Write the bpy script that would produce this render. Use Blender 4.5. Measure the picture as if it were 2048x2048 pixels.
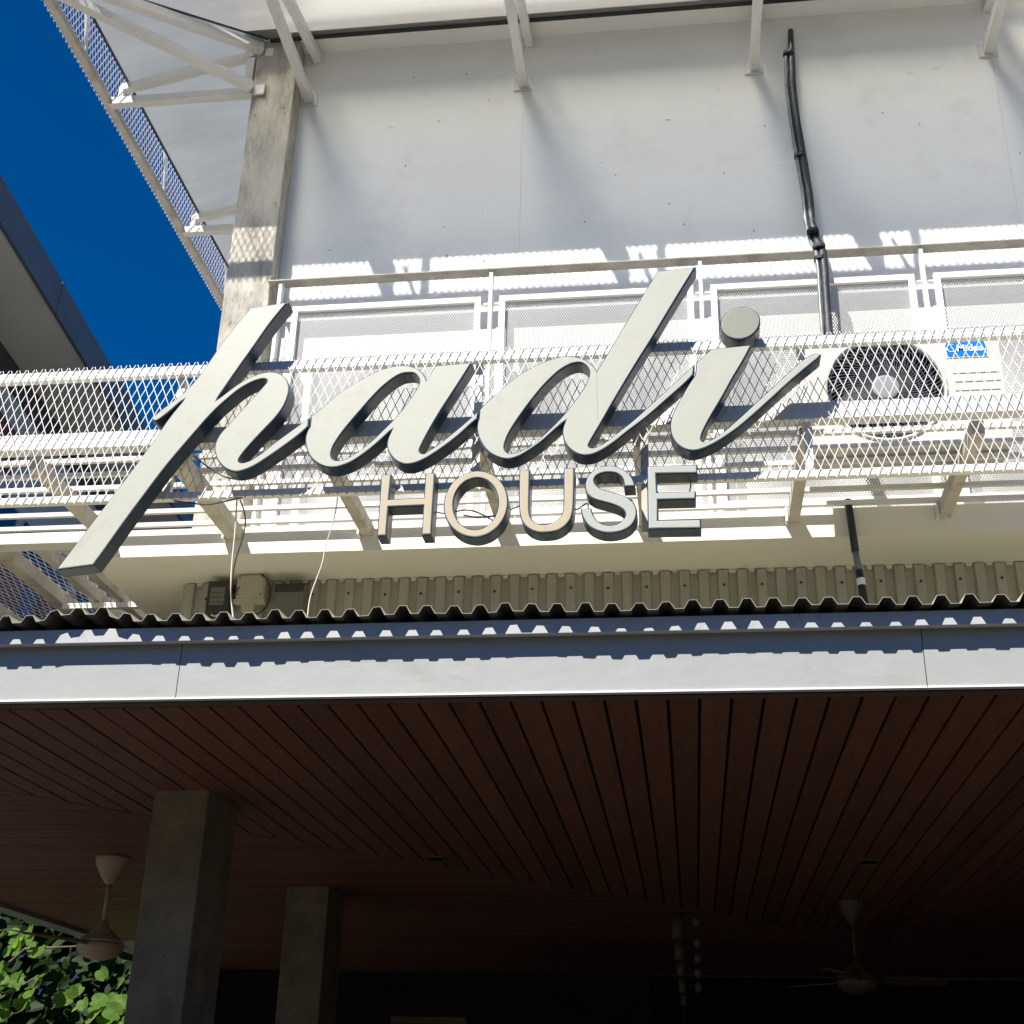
import bpy, bmesh, math, random
from mathutils import Vector, Matrix
from mathutils.geometry import tessellate_polygon

# ------------------------------------------------------------------ scene, camera, light
scene = bpy.context.scene
for o in list(bpy.data.objects):
    bpy.data.objects.remove(o)
C = scene.collection
R = math.radians
H = 1.6                       # eye height; everything below is authored relative to it

cam_d = bpy.data.cameras.new('camera')
cam_d.sensor_width = 36.0
cam_d.lens = 36.0 * 2637.786 / 2048.0
cam_d.clip_start = 0.05
cam_d.clip_end = 2000
cam = bpy.data.objects.new('camera', cam_d)
C.objects.link(cam)
rx = Vector((0.99183962, 0.12534531, 0.0232964))
dn = Vector((-0.03210718, 0.42241577, -0.90583335))
fw = Vector((-0.12338272, 0.89769342, 0.42299318))
cam.matrix_world = Matrix(((rx.x, -dn.x, -fw.x, 0), (rx.y, -dn.y, -fw.y, 0),
                           (rx.z, -dn.z, -fw.z, H), (0, 0, 0, 1)))
scene.camera = cam
scene.render.resolution_x = scene.render.resolution_y = 1024
scene.render.engine = 'CYCLES'

SUN = Vector((0.40, 0.68, -1.0)).normalized()      # direction the light travels
elev = math.asin(-SUN.z)
world = bpy.data.worlds.new('World')
scene.world = world
world.use_nodes = True
wn = world.node_tree
for n in list(wn.nodes):
    wn.nodes.remove(n)
sky = wn.nodes.new('ShaderNodeTexSky')
sky.sky_type = 'NISHITA'
sky.sun_disc = False
sky.sun_elevation = elev
sky.sun_rotation = math.atan2(-SUN.x, -SUN.y)
sky.altitude = 1800
sky.air_density = 1.0
sky.dust_density = 0.1
sky.ozone_density = 4.0
bg = wn.nodes.new('ShaderNodeBackground')
bg.inputs['Strength'].default_value = 0.0545
wo = wn.nodes.new('ShaderNodeOutputWorld')
hsv = wn.nodes.new('ShaderNodeHueSaturation')
hsv.inputs['Saturation'].default_value = 1.42
hsv.inputs['Hue'].default_value = 0.507
wn.links.new(sky.outputs[0], hsv.inputs['Color'])
wn.links.new(hsv.outputs[0], bg.inputs['Color'])
wn.links.new(bg.outputs[0], wo.inputs['Surface'])

sun_d = bpy.data.lights.new('sun', 'SUN')
sun_d.energy = 5.0
sun_d.angle = R(0.5)
sun_d.color = (1.0, 0.955, 0.88)
sun = bpy.data.objects.new('sun', sun_d)
C.objects.link(sun)
sun.rotation_euler = SUN.to_track_quat('-Z', 'Y').to_euler()
sun.location = (-6, -8, 18)

vs = scene.view_settings
vs.view_transform = 'Standard'
vs.look = 'None'
vs.exposure = 1.0
vs.gamma = 1.0
vs.use_curve_mapping = False
scene.cycles.max_bounces = 8
scene.cycles.diffuse_bounces = 4
scene.cycles.transmission_bounces = 6
scene.cycles.transparent_max_bounces = 12

# ------------------------------------------------------------------ helpers
ORG = {}
def link(o, parent=None):
    C.objects.link(o)
    if parent is not None:
        o.parent = parent
    return o

def thing(name, label, cat, loc=(0, 0, 0), group=None):
    o = bpy.data.objects.new(name, None)
    o.empty_display_size = 0.1
    link(o)
    w = Vector((loc[0], loc[1], loc[2] + H))
    o.location = w
    ORG[o.name] = w
    o['label'] = label
    o['category'] = cat
    if group:
        o['group'] = group
    return o

def tag(o, label=None, cat=None, group=None, kind=None):
    for k, v in (('label', label), ('category', cat), ('group', group), ('kind', kind)):
        if v:
            o[k] = v
    return o

class MB:
    def __init__(self):
        self.v = []
        self.f = []
    def add(self, vs_, fs):
        b = len(self.v)
        self.v += [tuple(p) for p in vs_]
        self.f += [tuple(i + b for i in f) for f in fs]
        return self
    def hexa(self, p):          # 8 points: bottom 4 ccw, top 4 ccw
        return self.add(p, [(3, 2, 1, 0), (4, 5, 6, 7), (0, 1, 5, 4), (1, 2, 6, 5), (2, 3, 7, 6), (3, 0, 4, 7)])
    def box(self, x0, x1, y0, y1, z0, z1):
        return self.hexa([(x0, y0, z0), (x1, y0, z0), (x1, y1, z0), (x0, y1, z0),
                          (x0, y0, z1), (x1, y0, z1), (x1, y1, z1), (x0, y1, z1)])
    def beam(self, a, b, w, h, up=(0, 0, 1)):
        a = Vector(a); b = Vector(b)
        d = (b - a).normalized()
        s = d.cross(Vector(up)).normalized()
        u = s.cross(d).normalized()
        s *= w / 2; u *= h / 2
        return self.hexa([a - s - u, b - s - u, b + s - u, a + s - u, a - s + u, b - s + u, b + s + u, a + s + u])
    def tube(self, pts, r, n=8, cap=True):
        pts = [Vector(p) for p in pts]
        rs = r if isinstance(r, (list, tuple)) else [r] * len(pts)
        rings = []
        ref = Vector((0.31, 0.87, 0.39)).normalized()
        for i, p in enumerate(pts):
            d = (pts[min(i + 1, len(pts) - 1)] - pts[max(i - 1, 0)]).normalized()
            rf = ref if abs(d.dot(ref)) < 0.95 else Vector((1, 0, 0))
            s = d.cross(rf).normalized(); u = s.cross(d)
            rings.append([p + (s * math.cos(2 * math.pi * k / n) + u * math.sin(2 * math.pi * k / n)) * rs[i] for k in range(n)])
        vv = [q for rg in rings for q in rg]
        ff = []
        for i in range(len(pts) - 1):
            for k in range(n):
                a = i * n + k; b = i * n + (k + 1) % n
                ff.append((a, b, b + n, a + n))
        if cap:
            ff.append(tuple(range(n))[::-1])
            ff.append(tuple(range((len(pts) - 1) * n, len(pts) * n)))
        return self.add(vv, ff)
    def lathe(self, c, prof, n=24):          # prof: (r, z) list from top to bottom around vertical axis
        vv = []; ff = []
        for r, z in prof:
            for k in range(n):
                a = 2 * math.pi * k / n
                vv.append((c[0] + r * math.cos(a), c[1] + r * math.sin(a), c[2] + z))
        for i in range(len(prof) - 1):
            for k in range(n):
                a = i * n + k; b = i * n + (k + 1) % n
                ff.append((a, a + n, b + n, b))
        return self.add(vv, ff)
    def build(self, name, mat, parent=None, smooth=False, bevel=0, kind=None):
        org = Vector((0, 0, H))
        if parent is not None:
            base = ORG[parent.name]
        else:
            xs = [p[0] for p in self.v]; ys = [p[1] for p in self.v]; zs = [p[2] for p in self.v]
            base = Vector(((min(xs) + max(xs)) / 2, (min(ys) + max(ys)) / 2, min(zs) + H))
        me = bpy.data.meshes.new(name)
        me.from_pydata([(p[0] - base.x, p[1] - base.y, p[2] + H - base.z) for p in self.v], [], self.f)
        me.validate()
        bm = bmesh.new(); bm.from_mesh(me)
        bmesh.ops.recalc_face_normals(bm, faces=bm.faces)
        bm.to_mesh(me); bm.free()
        me.materials.append(mat)
        if smooth:
            for p in me.polygons:
                p.use_smooth = True
        o = bpy.data.objects.new(name, me)
        link(o, parent)
        if parent is None:
            o.location = base
        ORG[o.name] = base
        if bevel:
            m = o.modifiers.new('bevel', 'BEVEL')
            m.width = bevel; m.segments = 2; m.limit_method = 'ANGLE'; m.angle_limit = R(40)
        if kind:
            o['kind'] = kind
        return o

def strands(mb, fn, u0, u1, v0, v1, pu, pv, sw, th, seg=0.045, jit=0.0012):
    """expanded metal: two families of straight diagonal strands in plane (u, v); fn maps (u, v, w) to space"""
    jr = random.Random(int(u0 * 100) + int(v0 * 37))
    k = pu / pv
    span = (v1 - v0) * k
    ln = math.hypot(1, k)
    for fam in (1, -1):
        w0 = 0.0 if fam == 1 else -th * 0.6
        n0 = int(math.floor((u0 - span) / pu)) - 1
        n1 = int(math.ceil((u1 + span) / pu)) + 1
        for n in range(n0, n1):
            ub = n * pu + jr.uniform(-jit, jit)      # u at v0
            a, b = v0, v1
            ua, ub2 = ub, ub + fam * span + jr.uniform(-jit, jit)
            # clip to u range
            def clip(uv, vv, other_u, other_v, lim):
                t = (lim - uv) / (other_u - uv)
                return lim, vv + t * (other_v - vv)
            p = [ua, a]; q = [ub2, b]
            if p[0] > q[0]:
                p, q = q, p
            if q[0] <= u0 or p[0] >= u1:
                continue
            if p[0] < u0:
                p = list(clip(p[0], p[1], q[0], q[1], u0))
            if q[0] > u1:
                q = list(clip(q[0], q[1], p[0], p[1], u1))
            du, dv = q[0] - p[0], q[1] - p[1]
            L = math.hypot(du, dv)
            if L < 0.004:
                continue
            nu, nv = -dv / L * sw / 2, du / L * sw / 2
            ns = max(1, int(L / seg))            # short lengths keep the ray tracing quick
            vv = []
            for i in range(ns + 1):
                cu, cv = p[0] + du * i / ns, p[1] + dv * i / ns
                vv += [fn(cu - nu, cv - nv, w0), fn(cu + nu, cv + nv, w0), fn(cu + nu, cv + nv, w0 - th), fn(cu - nu, cv - nv, w0 - th)]
            ff = []
            for i in range(ns):
                b0 = i * 4
                for e in range(4):
                    ff.append((b0 + e, b0 + (e + 1) % 4, b0 + 4 + (e + 1) % 4, b0 + 4 + e))
            mb.add(vv, ff)
    return mb

# ------------------------------------------------------------------ materials
def principled(name):
    m = bpy.data.materials.new(name)
    m.use_nodes = True
    nt = m.node_tree
    b = nt.nodes['Principled BSDF']
    return m, nt, b

def mat(name, col, rough=0.6, var=0.08, scale=6.0, dirt=None, dirt_amt=0.0, dirt_scale=3.0, dirt_thr=0.62,
        bump=0.0, bump_scale=80.0, metal=0.0, spec=0.4, stretch=(1, 1, 1), dirt2=None, dirt2_thr=0.7, dirt2_scale=40.0):
    m, nt, b = principled(name)
    N = nt.nodes.new; L = nt.links.new
    tc = N('ShaderNodeTexCoord')
    mp = N('ShaderNodeMapping'); mp.inputs['Scale'].default_value = stretch
    L(tc.outputs['Object'], mp.inputs['Vector'])
    n1 = N('ShaderNodeTexNoise'); n1.inputs['Scale'].default_value = scale; n1.inputs['Detail'].default_value = 6; n1.inputs['Roughness'].default_value = 0.62
    L(mp.outputs[0], n1.inputs['Vector'])
    rp = N('ShaderNodeValToRGB')
    rp.color_ramp.elements[0].position = 0.3; rp.color_ramp.elements[1].position = 0.72
    rp.color_ramp.elements[0].color = tuple(c * (1 - var) for c in col) + (1,)
    rp.color_ramp.elements[1].color = tuple(min(1, c * (1 + var)) for c in col) + (1,)
    L(n1.outputs['Fac'], rp.inputs[0])
    out = rp.outputs[0]
    def layer(out, dcol, amt, sc, thr, soft):
        n = N('ShaderNodeTexNoise'); n.inputs['Scale'].default_value = sc; n.inputs['Detail'].default_value = 8; n.inputs['Roughness'].default_value = 0.7
        L(mp.outputs[0], n.inputs['Vector'])
        r = N('ShaderNodeValToRGB')
        r.color_ramp.elements[0].position = thr; r.color_ramp.elements[1].position = min(1, thr + soft)
        r.color_ramp.elements[0].color = (0, 0, 0, 1); r.color_ramp.elements[1].color = (amt, amt, amt, 1)
        L(n.outputs['Fac'], r.inputs[0])
        mx = N('ShaderNodeMix'); mx.data_type = 'RGBA'
        L(r.outputs[0], mx.inputs['Factor'])
        L(out, mx.inputs['A']); mx.inputs['B'].default_value = tuple(dcol) + (1,)
        return mx.outputs['Result']
    if dirt:
        out = layer(out, dirt, dirt_amt, dirt_scale, dirt_thr, 0.16)
    if dirt2:
        out = layer(out, dirt2, 0.9, dirt2_scale, dirt2_thr, 0.04)
    L(out, b.inputs['Base Color'])
    b.inputs['Roughness'].default_value = rough
    b.inputs['Metallic'].default_value = metal
    b.inputs['Specular IOR Level'].default_value = spec
    if bump:
        nb = N('ShaderNodeTexNoise'); nb.inputs['Scale'].default_value = bump_scale; nb.inputs['Detail'].default_value = 5
        L(mp.outputs[0], nb.inputs['Vector'])
        bp = N('ShaderNodeBump'); bp.inputs['Strength'].default_value = bump; bp.inputs['Distance'].default_value = 0.01
        L(nb.outputs['Fac'], bp.inputs['Height'])
        L(bp.outputs[0], b.inputs['Normal'])
    return m

M = {}
M['plaster'] = mat('plaster', (0.86, 0.855, 0.81), 0.8, 0.03, 1.6, dirt=(0.55, 0.53, 0.48), dirt_amt=0.3, dirt_scale=1.7, dirt_thr=0.55, bump=0.5, bump_scale=6, dirt2=(0.42, 0.39, 0.35), dirt2_thr=0.735, dirt2_scale=16)
M['white_steel'] = mat('white_steel', (0.68, 0.667, 0.635), 0.5, 0.04, 8, dirt=(0.42, 0.36, 0.27), dirt_amt=0.4, dirt_scale=5, dirt_thr=0.60, bump=0.12, bump_scale=60, dirt2=(0.20, 0.12, 0.07), dirt2_thr=0.715, dirt2_scale=26)
M['white_clean'] = mat('white_clean', (0.80, 0.79, 0.765), 0.5, 0.03, 10)
M['mesh_white'] = mat('mesh_white', (0.66, 0.655, 0.635), 0.45, 0.05, 30, dirt=(0.35, 0.3, 0.24), dirt_amt=0.35, dirt_scale=9, dirt_thr=0.62)
M['fine_mesh'] = mat('fine_mesh', (0.36, 0.357, 0.35), 0.5, 0.05, 20)
M['rail_grey'] = mat('rail_grey', (0.36, 0.345, 0.31), 0.6, 0.14, 9, dirt=(0.2, 0.17, 0.13), dirt_amt=0.6, dirt_scale=6, dirt_thr=0.5, dirt2=(0.09, 0.065, 0.045), dirt2_thr=0.67, dirt2_scale=18)
M['rusty_steel'] = mat('rusty_steel', (0.55, 0.51, 0.44), 0.65, 0.12, 9, dirt=(0.28, 0.22, 0.15), dirt_amt=0.7, dirt_scale=6, dirt_thr=0.5, bump=0.2, bump_scale=50, dirt2=(0.10, 0.065, 0.04), dirt2_thr=0.66, dirt2_scale=18)
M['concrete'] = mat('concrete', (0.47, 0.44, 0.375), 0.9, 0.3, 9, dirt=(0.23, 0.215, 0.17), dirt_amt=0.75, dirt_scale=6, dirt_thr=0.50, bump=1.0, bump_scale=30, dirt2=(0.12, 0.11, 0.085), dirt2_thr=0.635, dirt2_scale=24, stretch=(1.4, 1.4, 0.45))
M['concrete_dark'] = mat('concrete_dark', (0.20, 0.165, 0.105), 0.9, 0.25, 6, dirt=(0.10, 0.09, 0.065), dirt_amt=0.7, dirt_scale=7, dirt_thr=0.52, bump=0.6, bump_scale=45, dirt2=(0.05, 0.045, 0.035), dirt2_thr=0.66, dirt2_scale=20)  # concrete with the shade under the eave put into its colour
M['fan_dim'] = mat('fan_dim', (0.105, 0.08, 0.045), 0.5, 0.06, 8)  # cream darkened to paint the shade deep in the room
M['slab_paint'] = mat('slab_paint', (0.75, 0.72, 0.635), 0.8, 0.03, 4, dirt=(0.55, 0.5, 0.4), dirt_amt=0.25, dirt_scale=4, dirt_thr=0.58, bump=0.12, bump_scale=40)
M['roof_under'] = mat('roof_under', (0.10, 0.098, 0.085), 0.6, 0.15, 8)
M['roof_metal'] = mat('roof_metal', (0.43, 0.405, 0.30), 0.5, 0.1, 5, dirt=(0.36, 0.33, 0.23), dirt_amt=0.5, dirt_scale=6, dirt_thr=0.55, spec=0.4, stretch=(1, 1, 0.5))
M['clad_metal'] = mat('clad_metal', (0.40, 0.39, 0.325), 0.55, 0.1, 5, dirt=(0.24, 0.225, 0.16), dirt_amt=0.5, dirt_scale=7, dirt_thr=0.56, stretch=(1.6, 1, 0.35))
M['fascia'] = mat('fascia', (0.325, 0.335, 0.325), 0.42, 0.03, 5, dirt=(0.24, 0.23, 0.20), dirt_amt=0.45, dirt_scale=3, dirt_thr=0.54, spec=0.5, stretch=(0.8, 1, 1.5), dirt2=(0.14, 0.12, 0.1), dirt2_thr=0.735, dirt2_scale=34, bump=0.35, bump_scale=5)
M['flashing'] = mat('flashing', (0.40, 0.41, 0.41), 0.45, 0.06, 8, dirt=(0.22, 0.21, 0.19), dirt_amt=0.6, dirt_scale=9, dirt_thr=0.55, spec=0.5)
M['plank'] = mat('plank', (0.195, 0.086, 0.052), 0.55, 0.16, 5, dirt=(0.09, 0.035, 0.022), dirt_amt=0.5, dirt_scale=9, dirt_thr=0.52, stretch=(6, 0.5, 1), bump=0.08, bump_scale=30)
M['plank_side'] = mat('plank_side', (0.195, 0.086, 0.052), 0.55, 0.16, 5, dirt=(0.09, 0.035, 0.022), dirt_amt=0.5, dirt_scale=9, dirt_thr=0.52, stretch=(0.5, 6, 1), bump=0.08, bump_scale=30)
for key in ('plank', 'plank_side'):
    nt = M[key].node_tree; b = nt.nodes['Principled BSDF']
    src = b.inputs['Base Color'].links[0].from_socket
    oi = nt.nodes.new('ShaderNodeObjectInfo')
    mr = nt.nodes.new('ShaderNodeMapRange'); mr.inputs['To Min'].default_value = 0.84; mr.inputs['To Max'].default_value = 1.12
    nt.links.new(oi.outputs['Random'], mr.inputs['Value'])
    hs = nt.nodes.new('ShaderNodeHueSaturation'); nt.links.new(src, hs.inputs['Color']); nt.links.new(mr.outputs[0], hs.inputs['Value'])
    nt.links.new(hs.outputs[0], b.inputs['Base Color'])
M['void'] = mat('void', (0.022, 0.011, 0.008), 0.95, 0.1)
M['trim_brown'] = mat('trim_brown', (0.13, 0.10, 0.085), 0.6, 0.1)
M['letter_face'] = mat('letter_face', (0.41, 0.415, 0.352), 0.35, 0.025, 5, dirt=(0.34, 0.295, 0.225), dirt_amt=0.5, dirt_scale=5, dirt_thr=0.54, spec=0.5, dirt2=(0.25, 0.23, 0.19), dirt2_thr=0.71, dirt2_scale=13, bump=0.10, bump_scale=7)
M['letter_warm'] = mat('letter_warm', (0.425, 0.355, 0.24), 0.38, 0.03, 6, dirt=(0.42, 0.29, 0.19), dirt_amt=0.4, dirt_scale=6, dirt_thr=0.56, spec=0.5)
M['letter_cool'] = mat('letter_cool', (0.375, 0.385, 0.35), 0.38, 0.03, 6, dirt=(0.44, 0.43, 0.38), dirt_amt=0.35, dirt_scale=7, dirt_thr=0.57, spec=0.5)
M['letter_grey'] = mat('letter_grey', (0.245, 0.245, 0.20), 0.4, 0.03, 6, spec=0.5)
M['letter_trim'] = mat('letter_trim', (0.42, 0.46, 0.48), 0.3, 0.05, 12)  # pale blue stands in for the glow of the acrylic's edge
M['letter_side'] = mat('letter_side', (0.012, 0.030, 0.052), 0.32, 0.25, 9, dirt=(0.06, 0.075, 0.085), dirt_amt=0.5, dirt_scale=14, dirt_thr=0.62, spec=0.5)
M['ac_white'] = mat('ac_white', (0.52, 0.51, 0.475), 0.45, 0.03, 5, dirt=(0.5, 0.46, 0.38), dirt_amt=0.3, dirt_scale=5, dirt_thr=0.58)
M['grille'] = mat('grille', (0.11, 0.12, 0.14), 0.4, 0.1, 20)
M['ac_hub'] = mat('ac_hub', (0.24, 0.25, 0.25), 0.45, 0.04)
M['black'] = mat('black_plastic', (0.018, 0.02, 0.024), 0.45, 0.2, 20)
M['ins_black'] = mat('insulation_black', (0.022, 0.027, 0.033), 0.55, 0.35, 14, dirt=(0.12, 0.13, 0.13), dirt_amt=0.5, dirt_scale=16, dirt_thr=0.6, bump=0.3, bump_scale=40)
M['conduit'] = mat('conduit', (0.16, 0.18, 0.195), 0.35, 0.2, 14, dirt=(0.5, 0.5, 0.48), dirt_amt=0.6, dirt_scale=12, dirt_thr=0.56)
M['badge_blue'] = mat('badge_blue', (0.0, 0.17, 0.56), 0.35, 0.03)
M['badge_white'] = mat('badge_white', (0.82, 0.83, 0.83), 0.4, 0.01)
M['box_dark'] = mat('box_dark', (0.045, 0.043, 0.036), 0.6, 0.2, 14)
M['box_label'] = mat('box_label', (0.17, 0.165, 0.135), 0.6, 0.12, 30)
M['box_beige'] = mat('box_beige', (0.46, 0.43, 0.32), 0.55, 0.06, 10, dirt=(0.3, 0.27, 0.19), dirt_amt=0.4, dirt_scale=9, dirt_thr=0.55)
M['cable_white'] = mat('cable_white', (0.62, 0.59, 0.5), 0.6, 0.1, 30)
M['cable_black'] = mat('cable_black', (0.03, 0.03, 0.032), 0.5, 0.1, 30)
M['fan_cream'] = mat('fan_cream', (0.50, 0.41, 0.27), 0.4, 0.06, 8)
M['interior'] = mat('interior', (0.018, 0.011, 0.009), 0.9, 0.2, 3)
M['ground'] = mat('ground', (0.052, 0.048, 0.043), 0.9, 0.18, 1.2, dirt=(0.06, 0.058, 0.055), dirt_amt=0.5, dirt_scale=0.6, dirt_thr=0.5, bump=0.3, bump_scale=60)
M['hill'] = mat('hill', (0.02, 0.027, 0.012), 0.95, 0.4, 0.6, bump=0.6, bump_scale=3)  # for the added slope that blocks low sky light
M['nb_soffit'] = mat('nb_soffit', (0.78, 0.75, 0.66), 0.85, 0.06, 0.9, dirt=(0.6, 0.57, 0.5), dirt_amt=0.3, dirt_scale=0.8, dirt_thr=0.55)
M['nb_fascia'] = mat('nb_fascia', (0.125, 0.14, 0.155), 0.5, 0.06, 1.5, dirt=(0.09, 0.095, 0.1), dirt_amt=0.5, dirt_scale=2, dirt_thr=0.55)
M['nb_wall'] = mat('nb_wall', (0.40, 0.41, 0.41), 0.85, 0.06, 1.5)
M['nb_dark'] = mat('nb_dark', (0.03, 0.034, 0.055), 0.3, 0.1, 2)
M['nb_glass'] = mat('nb_glass', (0.012, 0.016, 0.035), 0.08, 0.1, 2, spec=0.6)
M['nb_maroon'] = mat('nb_maroon', (0.16, 0.022, 0.04), 0.6, 0.15, 2)
M['bark'] = mat('bark', (0.10, 0.075, 0.05), 0.9, 0.25, 12, bump=0.5, bump_scale=25)

def translucent(name, col, tcol, mix, var=0.05, scale=1.5, streak=(1, 1, 1), fwd=0.0, fcol=(1, 1, 1)):
    m, nt, b = principled(name)
    N = nt.nodes.new; L = nt.links.new
    tc = N('ShaderNodeTexCoord'); mp = N('ShaderNodeMapping'); mp.inputs['Scale'].default_value = streak
    L(tc.outputs['Object'], mp.inputs['Vector'])
    n = N('ShaderNodeTexNoise'); n.inputs['Scale'].default_value = scale; n.inputs['Detail'].default_value = 7; n.inputs['Roughness'].default_value = 0.65
    L(mp.outputs[0], n.inputs['Vector'])
    def ramp(c):
        r = N('ShaderNodeValToRGB')
        r.color_ramp.elements[0].position = 0.3; r.color_ramp.elements[1].position = 0.7
        r.color_ramp.elements[0].color = tuple(q * (1 - var) for q in c) + (1,)
        r.color_ramp.elements[1].color = tuple(min(1, q * (1 + var)) for q in c) + (1,)
        L(n.outputs['Fac'], r.inputs[0]); return r.outputs[0]
    L(ramp(col), b.inputs['Base Color']); b.inputs['Roughness'].default_value = 0.55; b.inputs['Specular IOR Level'].default_value = 0.15
    t = N('ShaderNodeBsdfTranslucent'); L(ramp(tcol), t.inputs['Color'])
    mx = N('ShaderNodeMixShader'); mx.inputs[0].default_value = mix
    tr_out = t.outputs[0]
    if fwd:                      # frosted sheet: part of the light goes on, scattered round its own direction
        rf = N('ShaderNodeBsdfRefraction'); rf.inputs['Color'].default_value = tuple(fcol) + (1,)
        rf.inputs['IOR'].default_value = 1.3; rf.inputs['Roughness'].default_value = 0.6
        m2 = N('ShaderNodeMixShader'); m2.inputs[0].default_value = fwd
        L(t.outputs[0], m2.inputs[1]); L(rf.outputs[0], m2.inputs[2]); tr_out = m2.outputs[0]
    L(b.outputs[0], mx.inputs[1]); L(tr_out, mx.inputs[2])
    L(mx.outputs[0], nt.nodes['Material Output'].inputs['Surface'])
    return m
M['sheet_front'] = translucent('sheet_front', (0.70, 0.69, 0.65), (0.88, 0.85, 0.79), 0.97, 0.05, 3.0, (0.5, 4, 1), 0.84, (1.0, 0.975, 0.87))
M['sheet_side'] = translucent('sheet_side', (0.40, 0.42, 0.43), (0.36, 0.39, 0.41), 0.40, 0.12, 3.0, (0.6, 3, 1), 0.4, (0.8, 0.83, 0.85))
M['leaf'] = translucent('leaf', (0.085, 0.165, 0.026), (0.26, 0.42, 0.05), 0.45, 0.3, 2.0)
M['leaf_dark'] = translucent('leaf_dark', (0.016, 0.032, 0.008), (0.02, 0.04, 0.007), 0.25, 0.3, 2.0)  # leaf colour darkened to paint the shade behind the lit leaves
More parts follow.
